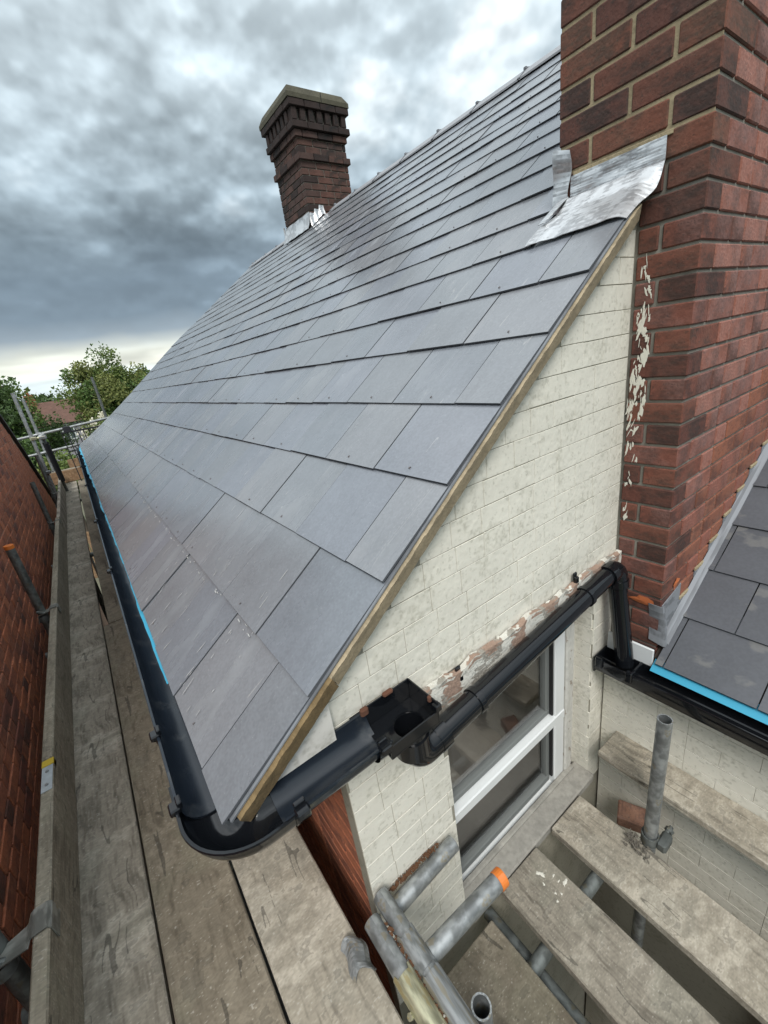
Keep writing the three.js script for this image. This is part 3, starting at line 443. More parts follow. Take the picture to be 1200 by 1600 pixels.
// --- near chimney: stack standing on the gable
const CX = 1.584, CZ = -0.558, CZ1 = -1.003, CX1 = 2.76, extY = (x) => -1.28 + 0.56 * (x - 1.534);
const chim = part('chimney', merge([boxAt(CX + 0.006, CX1, -1.5, 1.9, CZ - 0.006, CZ1 + 0.002, 0.001, 1)]), mortGrey, house, 'wide near chimney of dark red brick with fresh buff pointing');
part('buff_pointing', merge([boxAt(CX + 0.0032, CX + 0.0058, 0.40, 1.9, CZ - 0.004, CZ1 + 0.003, 0, 0.5)]), mortBuff, chim);
for (let k = -17; k < 27; k++) {
  const yt = COURSE(k) - 0.005, hh = 0.066, ym = yt - hh / 2 - 0.0005, row = ((k % 2) + 2) % 2;
  let z = CZ; const lens = row === 0 ? [0.2175, 0.2175] : [0.105, 0.218, 0.102];
  lens.forEach((l, i) => { const zc = z - l / 2; z -= l + 0.0105; const nearGable = zc < ZG + 0.03 && ym < roofY(CX, ZV) - 0.02; const y2 = ym; let a = zc + l / 2, b = zc - l / 2; if (ym < roofY(CX, -0.8) - 0.02) b = Math.max(b, ZG + 0.004); if (a - b < 0.02) return;
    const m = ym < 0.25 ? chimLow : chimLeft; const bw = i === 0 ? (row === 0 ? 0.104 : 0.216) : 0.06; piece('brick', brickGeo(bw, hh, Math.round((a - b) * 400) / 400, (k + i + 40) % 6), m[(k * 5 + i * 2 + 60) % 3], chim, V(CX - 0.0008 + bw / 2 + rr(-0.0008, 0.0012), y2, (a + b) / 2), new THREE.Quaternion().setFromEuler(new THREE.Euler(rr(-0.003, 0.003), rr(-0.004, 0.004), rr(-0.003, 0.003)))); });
  // right-hand face
  let x = CX + (row === 0 ? 0.104 : 0.2155), i = row === 0 ? ((k % 2) + 2) % 2 : 0;
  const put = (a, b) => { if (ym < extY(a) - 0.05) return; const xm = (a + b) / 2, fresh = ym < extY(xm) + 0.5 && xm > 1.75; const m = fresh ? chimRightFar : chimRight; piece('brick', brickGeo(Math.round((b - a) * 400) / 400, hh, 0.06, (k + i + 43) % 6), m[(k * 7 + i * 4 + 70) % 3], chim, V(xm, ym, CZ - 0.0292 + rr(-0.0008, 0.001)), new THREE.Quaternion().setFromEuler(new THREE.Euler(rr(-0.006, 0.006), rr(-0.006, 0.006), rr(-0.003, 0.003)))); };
  while (x < CX1 - 0.03) { const l = (i + k) % 2 === 0 ? 0.215 : 0.1025, a = x + 0.0085, b = Math.min(a + l, CX1 - 0.001); i++; put(a, b); x = b; }
}
// splashes of white paint beside the gable
{ const g = [], R = rng(77); for (const [cy, cz, n, sp] of [[0.13, 0.03, 4, 0.02], [0.075, 0.045, 7, 0.03], [0.0, 0.035, 12, 0.035], [-0.055, 0.04, 14, 0.04], [-0.12, 0.045, 10, 0.035], [-0.19, 0.03, 18, 0.045], [-0.25, 0.035, 24, 0.05], [-0.30, 0.03, 20, 0.05], [-0.36, 0.02, 9, 0.04], [-0.47, 0.03, 6, 0.04], [-0.58, 0.025, 6, 0.04], [-0.7, 0.03, 4, 0.03]]) { const lean = R() * 0.8 - 0.3; for (let i = 0; i < n; i++) { const y = cy + (R() - 0.5) * sp * 1.8, z = Math.max(ZG + 0.004, ZG + cz + (R() - 0.5) * sp), k = R(); g.push(blob(V(CX - 0.0016, y, z), V(0, -lean, 1).normalize(), V(0, 1, lean + (R() - 0.5) * 0.5).normalize(), V(-1, 0, 0), 0.0015 + k * k * 0.0065, 0.005 + R() * 0.02, 0.0005, 300 + g.length)); } } part('paint_splash', merge(g), flake, chim); }
// lead apron below the stack, with its turned end
part('lead_apron', sheet((u, v) => {
  const yr = roofY(CX, -0.8) + 0.013, n = (fbm(u * 7, v * 6, 541, 4) - 0.5);
  const prof = [[CX - 0.007, 0.452], [CX - 0.008, 0.42], [CX - 0.010, 0.392], [CX - 0.022, yr + 0.008], [CX - 0.05, roofY(CX - 0.05, -0.8) + 0.02], [1.49, roofY(1.49, -0.8) + 0.019], [1.425, roofY(1.425, -0.8) + 0.0165]];
  const f = v * (prof.length - 1), i = Math.min(prof.length - 2, Math.floor(f)), t = f - i; let x = lerp(prof[i][0], prof[i + 1][0], t), y = lerp(prof[i][1], prof[i + 1][1], t);
  const zl = lerp(-0.955, -1.03, smooth(0.45, 1, v)), zr = lerp(-0.668, -0.664, v) - 0.03 * smooth(0.55, 1, v); const z = lerp(zl, zr, u), over = smooth(ZV - 0.02, ZV + 0.05, z) * smooth(0.3, 0.8, v);
  return V(x + over * 0.004 - Math.abs(n) * 0.004, y + n * 0.008 * smooth(0.2, 0.5, v) - over * 0.035, z);
}, 36, 30, 0.002), lead, chim);
part('lead_corner', merge([sheet((u, v) => V(CX - 0.009 - 0.004 * Math.sin(v * 9 + u), lerp(0.545, 0.36, v) - 0.02 * u * (1 - v), lerp(-1.02, -0.958 + 0.006 * Math.sin(v * 7), u)), 5, 14, 0.002), sheet((u, v) => V(lerp(CX - 0.01, 1.50, v) - u * 0.01, lerp(roofY(CX, -1) + 0.028, roofY(1.5, -1) + 0.026, v), lerp(-1.0 - v * 0.03, -0.955 - v * 0.045, u)), 4, 8, 0.002)]), lead, chim);
part('bedding_mortar', merge([boxAt(CX - 0.005, CX - 0.0005, 0.4505, 0.4625, -0.95, -0.655, 0.002, 0.3)]), mortBuff, chim);
// crown (above the frame)
part('chimney_crown', merge([boxAt(CX - 0.05, CX1 + 0.05, 1.9, 1.975, CZ + 0.05, CZ1 - 0.05, 0.006), boxAt(CX - 0.02, CX1 + 0.02, 1.975, 2.05, CZ + 0.02, CZ1 - 0.02, 0.01)]), stoneCap, chim);
// stepped lead flashing where the stack meets the lower roof
{ const g = [], m = []; let x = 1.588; const bed = []; for (let k = 18; k > 3; k--) bed.push(COURSE(k) - 0.0005);
  const pts = [[1.586, extY(1.586) + 0.008], [2.74, extY(2.74) + 0.008]]; const top = [];
  let prev = 2.74; for (let k = 6; k < 26; k++) { const yb = COURSE(k) + 0.002, xb = 1.534 + (yb - 0.055 + 1.28) / 0.56; if (xb > 2.7 || xb < 1.65) continue; top.push([prev, yb], [xb, yb]); m.push(boxAt(xb - 0.004, Math.min(prev + 0.01, 2.74), yb - 0.002, yb + 0.012, CZ + 0.0005, CZ + 0.0085, 0.002, 0.3)); prev = xb; }
  top.push([prev, -1.03], [1.586, -1.03 - 0.03]); g.push(prism(pts.concat(top), CZ + 0.001, CZ + 0.004, 0.3));
  g.push(sheet((u, v) => V(lerp(1.6, 2.74, u), extY(lerp(1.6, 2.74, u)) + lerp(0.02, 0.009, v), CZ + 0.004 + v * 0.03), 12, 2, 0.002));
  part('step_flashing', merge(g), leadDull, chim); part('flashing_mortar', merge(m), mortBuff, chim);
  part('flashing_end', sheet((u, v) => V(CX - 0.006 + Math.max(0, u - 0.6) * 0.05 + 0.008 * Math.sin(v * 3), lerp(-1.06, -1.225, v) - 0.02 * u * v, lerp(-0.60, CZ + 0.006 + 0.01 * v, Math.min(1, u / 0.6)) + 0.012 * v), 6, 6, 0.002), leadDull, chim); }
part('chipped_patch', merge([blob(V(CX - 0.004, -1.06, -0.63), V(0, 0, 1), V(0, 1, 0), V(-1, 0, 0), 0.055, 0.02, 0.004, 61), blob(V(1.70, -1.0, CZ + 0.004), V(1, 0, 0), V(0, 1, 0), V(0, 0, 1), 0.03, 0.022, 0.005, 62)]), plain(0.42, 0.12, 0.04, 0.95), chim);

// --- far chimney at the ridge
{ const x0 = 3.22, x1 = 3.92, z0 = -5.5, z1 = -6.2, far = part('chimney', boxAt(x0 + 0.01, x1 - 0.01, 0.9, 2.9, z0 - 0.01, z1 + 0.01, 0.001), mortGrey, house, 'tall far chimney of sooty brick with corbelled bands and weathered cap');
  const rows = []; let y = 2.30; for (let i = 0; i < 12; i++) rows.push([2.30 - 0.075 * (i + 1), 0, i]); rows.push([2.30, 0.03, 12], [2.375, 0, 13], [2.45, 0, 14], [2.525, 0.028, 15], [2.60, 0.06, 16], [2.80, 0.07, 18]);
  for (const [yb, pr, id] of rows) { for (const face of [0, 1]) { let s = (id % 2 ? 0.1025 : 0.215), t = face ? 0.09 : -pr, i = 0; const len = 0.70 + pr; while (t < len - 0.03) { const l = Math.min(i === 0 ? s : 0.215, len - t); if (l < 0.03) break; const c = t + l / 2, soot = id >= 16 ? 3 : id >= 12 ? [0, 3, 1, 0][(i + id) % 4] : (face === 0 && i > 0 ? [2, 1, 2][(i + id) % 3] : [0, 1, 3, 0][(i * 3 + id) % 4]); const d = 0.09 + pr;
    const yc = yb + 0.0365; if (face === 0) { if (yb + 0.07 > roofY(x0 + c, z0) ) piece('brick', brickGeo(Math.round((l - 0.008) * 200) / 200, 0.066, d, i % 6), sootMats[soot], far, V(x0 + c, yc, z0 + pr - d / 2)); } else piece('brick', brickGeo(d, 0.066, Math.round((l - 0.008) * 200) / 200, i % 6), sootMats[soot], far, V(x0 - pr + d / 2, yc, z0 - c)); t += l; i++; } } }
  for (const face of [0, 1]) for (let i = 0; i < 7; i++) { const c = -0.02 + i * 0.115; if (face && i === 0) continue; const g = brickGeo(face ? 0.1 : 0.066, 0.118, face ? 0.066 : 0.1, i % 6); piece('brick', g, sootMats[3], far, face ? V(x0 + 0.002, 2.738, z0 - c) : V(x0 + c + 0.02, 2.738, z0 - 0.002)); }
  const capG = (() => { const b = [x0 - 0.075, x1 + 0.075, z1 - 0.075, z0 + 0.075], t = [x0 - 0.035, x1 + 0.015, z1 - 0.02, z0 + 0.035], yb = 2.874, yt = 2.995; const q = (r, y2) => [V(r[0], y2, r[3]), V(r[1], y2, r[3]), V(r[1], y2, r[2]), V(r[0], y2, r[2])]; const B = q(b, yb), M = q(b, yb + 0.045), Tt = q(t, yt), T = [], U = []; const quad = (a, b2, c, d) => { for (const p of [a, b2, c, a, c, d]) { T.push(p); U.push([p.x + p.z, p.y]); } }; for (let i = 0; i < 4; i++) { const j = (i + 1) % 4; quad(B[i], B[j], M[j], M[i]); quad(M[i], M[j], Tt[j], Tt[i]); } quad(...Tt); quad(B[3], B[2], B[1], B[0]); return polyGeo(T, U); })();
  part('chimney_cap', capG, stoneCap, far); part('cap_crack', boxAt(3.60, 3.606, 2.88, 2.965, z0 + 0.07, z0 + 0.0775, 0), hollow, far);
  part('lead_flashing', merge([sheet((u, v) => V(x0 - 0.012 - v * v * 0.05, lerp(roofY(x0, -5.8) + 0.17, roofY(x0, -5.8) - 0.01, v) + 0.002 * Math.sin(u * 20), lerp(-5.48, -6.24, u)), 24, 5, 0.003), sheet((u, v) => { const x = lerp(x0 - 0.01, XR + 0.04, u), st = Math.ceil(u * 3) / 3; return V(x, lerp(roofY(lerp(x0, XR, st), z0) + 0.12, roofY(Math.min(x, XR), z0) - 0.0 + 0.016, v), z0 + 0.008 + v * v * 0.03 + 0.006 * Math.sin(u * 19)); }, 24, 5, 0.003), boxAt(x0 - 0.02, x0 + 0.0, roofY(x0, -6.2) - 0.0, roofY(x0, -6.2) + 0.2, -6.25, -6.235, 0.002)]), lead, far); }

// ================================================================= REAR EXTENSION on the right
const XE = 1.532, ext = thing('rear_extension', 'low rear extension with cream painted brick wall and small slate roof', 'extension', [3, -6.5, 0.8]);
const ewall = part('wall', boxAt(XE + 0.006, XE + 0.2, -6.5, -1.31, CZ - 0.17, 2.6, 0.001), paintJoint, ext);
{ let n = 0; for (let k = 26; k < 44; k++) { let z = ZG + 0.004, f = k % 2; const y = COURSE(k) - 0.0375; while (z < 0.75) { const l = f ? 0.1085 : 0.2205; f = 1 - f; paintedBrick(ewall, XE + 0.025 + rr(-0.0005, 0.0007), y, z + l / 2, 0.05, 0.0735 - rr(0, 0.0024), l, 'z'); z += l + 0.001; n++; } } }
const eroof = part('roof', prism([[1.56, extY(1.56) - 0.02], [4.6, extY(4.6) - 0.02], [4.6, extY(4.6) - 0.09], [1.56, extY(1.56) - 0.09]], CZ + 0.003, 2.6), darkTimber, ext);
{ const et = [1.515, 1.722, 1.94, 2.165, 2.375, 2.593, 2.81, 3.03, 3.25, 3.47, 3.69, 3.91, 4.13, 4.35, 4.57], sl = Math.hypot(1, 0.56); let n = 0;
  for (let k = 0; k < et.length - 1; k++) { const x0 = et[k], L = (et[k + 1] - x0) * sl + 0.09; let edge = CZ + 0.022, first = true; while (edge < 0.9) { const w = first ? [0.03, 0.18, 0.03, 0.24, 0.06][k % 5] : 0.285; first = false; const next = edge + w, c = (edge + next) / 2, up = V(L / sl, L / sl * 0.56 - 0.0125, 0).normalize(), X = V(0, rr(-0.003, 0.003), 1).normalize(), Z = up.clone().negate(), Y = Z.clone().cross(X).normalize(); Z.copy(X).cross(Y);
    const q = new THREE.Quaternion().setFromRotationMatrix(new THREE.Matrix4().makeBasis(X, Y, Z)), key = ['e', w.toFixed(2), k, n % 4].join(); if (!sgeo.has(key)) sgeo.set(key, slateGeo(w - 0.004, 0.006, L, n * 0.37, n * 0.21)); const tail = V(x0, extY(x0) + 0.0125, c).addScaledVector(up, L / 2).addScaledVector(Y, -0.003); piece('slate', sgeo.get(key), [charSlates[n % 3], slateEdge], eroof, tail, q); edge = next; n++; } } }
part('underlay', sheet((u, v) => V(lerp(1.545, 1.499, v), lerp(extY(1.545) - 0.006, -1.309, v), lerp(CZ + 0.015, 2.4, u)), 30, 2, 0.0015), cyanFilm, ext);
{ const prof = [[-0.05, 0], [-0.05, -0.055], [-0.035, -0.07], [0.035, -0.07], [0.05, -0.055], [0.05, 0], [0.046, 0], [0.046, -0.052], [0.033, -0.066], [-0.033, -0.066], [-0.046, -0.052], [-0.046, 0]];
  const eg = part('gutter', sweep([[1.478, ZG + 0.012], [1.478, 2.5]], -1.312, prof, true, 0.4, -1.305), blackGloss, ext); part('stop_end', boxAt(1.428, 1.528, -1.382, -1.306, ZG + 0.006, ZG + 0.012, 0.001), blackGloss, eg); part('gutter_clip', boxAt(1.418, 1.436, -1.345, -1.298, -0.72, -0.69, 0.004), blackGloss, eg); part('gutter_clip', merge([boxAt(1.42, 1.44, -1.35, -1.30, -0.60, -0.575, 0.004), boxAt(1.43, 1.52, -1.31, -1.302, -0.585, -0.575, 0.002)]), blackGloss, eg);
  part('fascia', boxAt(1.5295, 1.54, -1.40, -1.235, ZG + 0.01, CZ + 0.01, 0.002), whitePvc, ext); }

// ================================================================= NEIGHBOURING GABLE on the left
const NX = -0.72, nbTop = (z) => z < -4.4 ? Math.min(1.55, -0.132 + (z + 7.436) * (z < -8.2 ? 0.72 : 0.60)) - (z < -8.2 ? -0.09 : 0) : 1.69 + (z + 4.4) * -0.60;
const nb = thing('neighbouring_house', 'bare red brick gable wall of the neighbouring house close to the walkway', 'house', [-3, -6.5, -4.5]);
{ const zs = []; for (let z = 1.4; z >= -10.3; z -= 0.1) zs.push(z); const sh = new THREE.Shape(); sh.moveTo(-1.4, -6.5); for (const z of zs) sh.lineTo(-z, nbTop(z)); sh.lineTo(10.3, -6.5); 
  const g = new THREE.ExtrudeGeometry(sh, { depth: 0.22, bevelEnabled: false }); g.rotateY(Math.PI / 2).translate(NX - 0.226, 0, 0);        // shape x becomes -z
  var nwall = part('gable_wall', g, mortNb, nb);
  const edge = []; for (let z = 1.2; z > -10.2; z -= 0.2) edge.push(sheet((u, v) => V(lerp(NX - 0.3, NX + 0.035, u), nbTop(lerp(z, z - 0.205, v)) + 0.012, lerp(z, z - 0.205, v)), 1, 1, 0.05)); part('verge_trim', merge(edge), plain(0.018, 0.017, 0.017, 0.7), nb);
  part('roof', merge([prism([[4.4, 1.69], [10.3, -1.95], [10.3, -2.03], [4.4, 1.6]], 0, 6).rotateY(Math.PI / 2).translate(NX - 6.3, -0.02, 0), prism([[4.4, 1.69], [-1.4, -1.8], [-1.4, -1.88], [4.4, 1.6]], 0, 6).rotateY(Math.PI / 2).translate(NX - 6.3, -0.02, 0)]), plain(0.07, 0.07, 0.075, 0.8), nb);
  const list = []; for (let k = 0; k < 46; k++) { const y = 1.2 - 0.075 * k; let z = 0.8 - (k % 2 ? 0.08 : 0), f = k % 2; while (z > -10.2) { const l = f ? 0.1035 : 0.2165; f = 1 - f; const c = z - l / 2; z -= l + 0.0095; if (y + 0.05 > nbTop(c - 0.12) || y + 0.05 > nbTop(c + 0.12)) continue; const p = pixel(V(NX, y, c)); const vis = p && p[0] > -15 && p[0] < 130 && p[1] > 600 && p[1] < 1640 && y > -1.78; list.push({ y, c, l, r: vis ? l / (p[2] * p[2]) : -1, n: list.length }); } }
  list.sort((a, b) => b.r - a.r); const rest = []; const R = rng(5);
  list.forEach((b, i) => { const g2 = brickGeo(0.05, 0.0655, b.l, b.n % 6), pos = V(NX - 0.0235 + (R() - 0.5) * 0.004, b.y, b.c), tone = Math.floor(R() * 4); if (i < 300 && b.r > 0) piece('brick', g2, nbMats[tone], nwall, pos); else if (b.y > -2.3) rest.push(new THREE.BoxGeometry(0.05, 0.0655, b.l).translate(pos.x, pos.y, pos.z)); });
  part('bricks_beyond', merge(rest), nbMats[0], nwall).userData.kind = 'stuff'; }

// ================================================================= SCAFFOLD
const B3 = 'scaffold boards of the walkway', BR = 'loose boards over the yard gap';
function board(label, x0, x1, yTop, z0, z1, mat, group, turn = 0, hoop = false, th = 0.038) {
  const cx = (x0 + x1) / 2, cz = (z0 + z1) / 2, w = Math.abs(x1 - x0), L = Math.abs(z1 - z0), t = thing('scaffold_board', label, 'scaffold board', [cx, yTop - th, cz], group);
  const nx = Math.max(8, Math.round(L / 0.06)), T = [], uo = rand(), vo = rand();
  const g = block(w, th, L, 0.004, 0.9, uo, vo, 'z'); g.rotateY(turn).translate(cx, yTop - th / 2, cz); part('plank', g, mat, t);
  if (hoop) part('end_band', merge([boxAt(cx - w / 2 - 0.001, cx + w / 2 + 0.001, yTop - th - 0.0012, yTop + 0.0012, z1 + 0.012, z1 + 0.04, 0)]).translate(-cx, 0, -cz).rotateY(turn).translate(cx, 0, cz), galv, t);
  return t;
}
board('pale rough board running beside the upright edge board', -0.502, -0.279, -1.5, 1.1, -3.9 - 3.5, woodGrey, B3);
board('far grey board at the end of the walkway beside the edge board', -0.502, -0.279, -1.5, -7.405, -10.0, woodGrey, B3);
board('brown smooth middle board beneath the gutter corner', -0.272, -0.047, -1.5, 1.1, -3.27, woodBrown, B3);
board('far middle board lying skewed under the long gutter', -0.252, -0.028, -1.501, -3.285, -9.98, woodBrown, B3, 0.0035);
board('pale worn board beside the dark gap at the house wall', -0.039, 0.178, -1.5, 1.1, -3.1, woodPale, B3);
for (const [lab, z0, z1, dx, mat] of [['upright edge board with yellow-tipped metal end plate', 1.1, -1.83, 0, woodToe], ['long grey upright edge board along the brick gable', -1.834, -6.1, -0.003, woodToe], ['far upright edge board reaching the end rails', -6.104, -9.95, 0.006, woodGrey]]) {
  const t = thing('toe_board', lab, 'toe board', [-0.481, -1.5, (z0 + z1) / 2], 'toe boards along the walkway'); const L = z0 - z1; part('plank', block(0.038, 0.225, L, 0.004, 0.9, rand(), rand(), 'z').translate(-0.481 + dx, -1.3873, (z0 + z1) / 2), mat, t);
  if (z0 > 0) { part('end_plate', boxAt(-0.498, -0.464, -1.2748, -1.2728, -1.79, -1.66, 0.0006), new THREE.MeshStandardMaterial({ map: galvMap, color: new THREE.Color(1.3, 1.4, 1.45), metalness: 0.4, roughness: 0.5 }), t); part('yellow_tip', boxAt(-0.5, -0.462, -1.30, -1.2715, -1.828, -1.792, 0.002), yellowM, t); part('rivet', merge([new THREE.CylinderGeometry(0.005, 0.006, 0.004, 8).translate(-0.481, -1.271, -1.69), new THREE.CylinderGeometry(0.005, 0.006, 0.004, 8).translate(-0.481, -1.271, -1.76)]), galv, t); } }
{ const t = thing('toe_board', 'brown timber edge board across the far end of the walkway', 'toe board', [-0.1, -1.5, -10.05], 'toe boards along the walkway'); part('plank', boxAt(-0.7, 0.75, -1.5, -1.275, -10.03, -10.07, 0.004, 0.9), woodFar, t); part('top_edge', boxAt(-0.7, 0.75, -1.2745, -1.255, -10.05, -10.09, 0.002), woodPale, t); part('plank', boxAt(-0.3, 0.5, -1.255, -1.10, -10.10, -10.13, 0.004, 0.9), woodFar, t); }
function tubeThing(label, a, b, mat = galv, group = 'scaffold tubes', cap = null) { const A = V(...a), B = V(...b), lo = A.y < B.y ? A : B, t = thing('scaffold_tube', label, 'scaffold tube', [lo.x, lo.y, lo.z], group); part('tube', pipe(A, B), mat, t); if (cap) { const d = B.clone().sub(A).normalize(); part('end_cap', tubeBetween(B.clone().addScaledVector(d, -0.018), B.clone().addScaledVector(d, 0.007), 0.0262, 22, false), cap, t); } return t; }
const UP = 'short uprights behind the edge board';
const TX = -0.552;
tubeThing('cut-off upright tube beside the broad metal board clip', [TX - 0.03, -6.45, -1.2], [TX - 0.03, -1.06, -1.2], galvDark, UP); 
tubeThing('dark upright tube with orange cap behind the edge board', [TX, -6.45, -3.37], [TX, -0.80, -3.37], galvDark, UP, orangeCap);
tubeThing('dark bare-topped upright tube against the brick gable', [TX, -6.45, -5.95], [TX, -0.80, -5.75 - 0.2], galvDark, UP);
tubeThing('dark upright tube at the end of the brick gable', [TX, -6.45, -7.85], [TX, -0.70, -7.85], galvDark, UP);
const FS = 'tall uprights at the end of the walkway';
tubeThing('tall pale upright with brass coupler beside the edge board', [TX, -6.45, -8.4], [TX, 0.18, -8.4], galv, FS);
tubeThing('tall pale upright behind the end rails', [-0.56, -6.45, -10.15], [-0.56, 0.09, -10.15], galv, FS);
tubeThing('lone upright standing in front of the big tree', [0.55, -6.45, -10.15], [0.58, 0.31, -10.15], galvDark, FS);
const RL = 'guard rails across the end of the walkway';
tubeThing('upper guard rail across the end of the walkway', [-0.98, -0.575, -10.09], [0.78, -0.46, -10.09], galv, RL);
tubeThing('lower guard rail across the end of the walkway', [-0.98, -0.90, -10.1], [0.78, -0.82, -10.1], galv, RL);
// black padded post and black barred gate
{ const t = thing('padded_post', 'slim post wrapped in black foam inside the walkway end', 'post', [-0.437, -1.5, -9.1]); part('post', pipe(V(-0.437, -1.5, -9.1), V(-0.437, -0.55, -8.72)), galvDark, t); part('foam_sleeve', smoothTube(V(-0.437, -1.3, -9.02), V(-0.437, -0.62, -8.75), 0.042), blackFoam, t); part('coupler', merge([boxAt(-0.49, -0.39, -0.56, -0.50, -8.78, -8.66, 0.012), tubeBetween(V(-0.49, -0.53, -8.72), V(-0.40, -0.47, -8.74), 0.03, 12, false)]), galv, t);
  const g = thing('ladder_gate', 'black barred metal gate leaning at the far guard rails', 'gate', [0.15, -1.5, -9.85]); const bar = []; part('frame', merge([boxAt(-0.22, 0.5, -0.60, -0.57, -9.9, -9.87, 0.003), boxAt(-0.22, 0.5, -0.94, -0.915, -9.86, -9.83, 0.003)]), blackFoam, g); for (let i = 0; i < 9; i++) part('bar', smoothTube(V(-0.2 + i * 0.085, -1.5 + (i > 0 && i < 8 ? 0.28 : 0), -9.82), V(-0.21 + i * 0.085, -0.57, -9.89), 0.008, 8), blackFoam, g); part('latch_box', boxAt(-0.17, -0.05, -0.60, -0.48, -9.95, -9.86, 0.01), blackFoam, g); }
// couplers on the far upright
function coupler(label, c, size, mat, group = 'scaffold couplers') { const t = thing('scaffold_coupler', label, 'coupler', [c[0], c[1] - size, c[2]], group); part('band', pipe(V(c[0], c[1] - 0.022, c[2]), V(c[0], c[1] + 0.022, c[2]), 0.031), mat, t); part('saddle', boxAt(c[0] - 0.015, c[0] + 0.055, c[1] - 0.024, c[1] + 0.024, c[2] + 0.026, c[2] + 0.062, 0.008), mat, t); part('bolt', merge([tubeBetween(V(c[0] + 0.03, c[1], c[2] + 0.03), V(c[0] + 0.095, c[1] + 0.005, c[2] + 0.04), 0.008, 8, false), tubeBetween(V(c[0] + 0.07, c[1], c[2] + 0.037), V(c[0] + 0.085, c[1] + 0.003, c[2] + 0.04), 0.016, 6, false)]), mat, t); return t; }
coupler('brass-coloured coupler high on the tall pale upright', [TX, -0.50, -8.4], 0.03, galvGold); coupler('pale coupler low on the tall pale upright', [TX, -1.03, -8.4], 0.03, galv); coupler('coupler joining upright and upper rail behind the gable end', [-0.56, -0.535, -10.15], 0.03, galv);
// clips that hold the edge board to the uprights
function boardClip(label, z, w, tubeX) { const t = thing('board_clip', label, 'board clip', [-0.5, -1.3, z], 'clips over the edge board'); part('strap', sheet((u, v) => { const a = [[tubeX - 0.034, -1.345], [tubeX - 0.02, -1.292], [-0.515, -1.279], [-0.498, -1.2695], [-0.468, -1.2685], [-0.4585, -1.278], [-0.456, -1.325]], f = v * (a.length - 1), i = Math.min(a.length - 2, Math.floor(f)), s = f - i; return V(lerp(a[i][0], a[i + 1][0], s), lerp(a[i][1], a[i + 1][1], s), z + (u - 0.5) * w * (0.55 + 0.45 * smooth(0.1, 0.5, v)) + (v < 0.4 ? 0.02 : 0)); }, 6, 24, 0.0035), galvDark.clone(), t).material.color.setRGB(0.8, 0.78, 0.7); part('bolt', tubeBetween(V(tubeX + 0.03, -1.30, z + w * 0.4), V(tubeX - 0.02, -1.262, z + w * 0.45), 0.009, 8, false), galvDark, t); part('collar', pipe(V(tubeX, -1.345, z + 0.01), V(tubeX, -1.305, z + 0.01), 0.0295), galvDark, t); return t; }
boardClip('broad worn steel clip gripping the near edge board', -1.19, 0.075, TX - 0.03); boardClip('steel clip on the edge board beside the orange-capped upright', -3.37, 0.06, TX); boardClip('small dark clip on the edge board beside the bare upright', -5.95, 0.04, TX); boardClip('pale clip on the edge board near the gable end', -7.85, 0.05, TX);
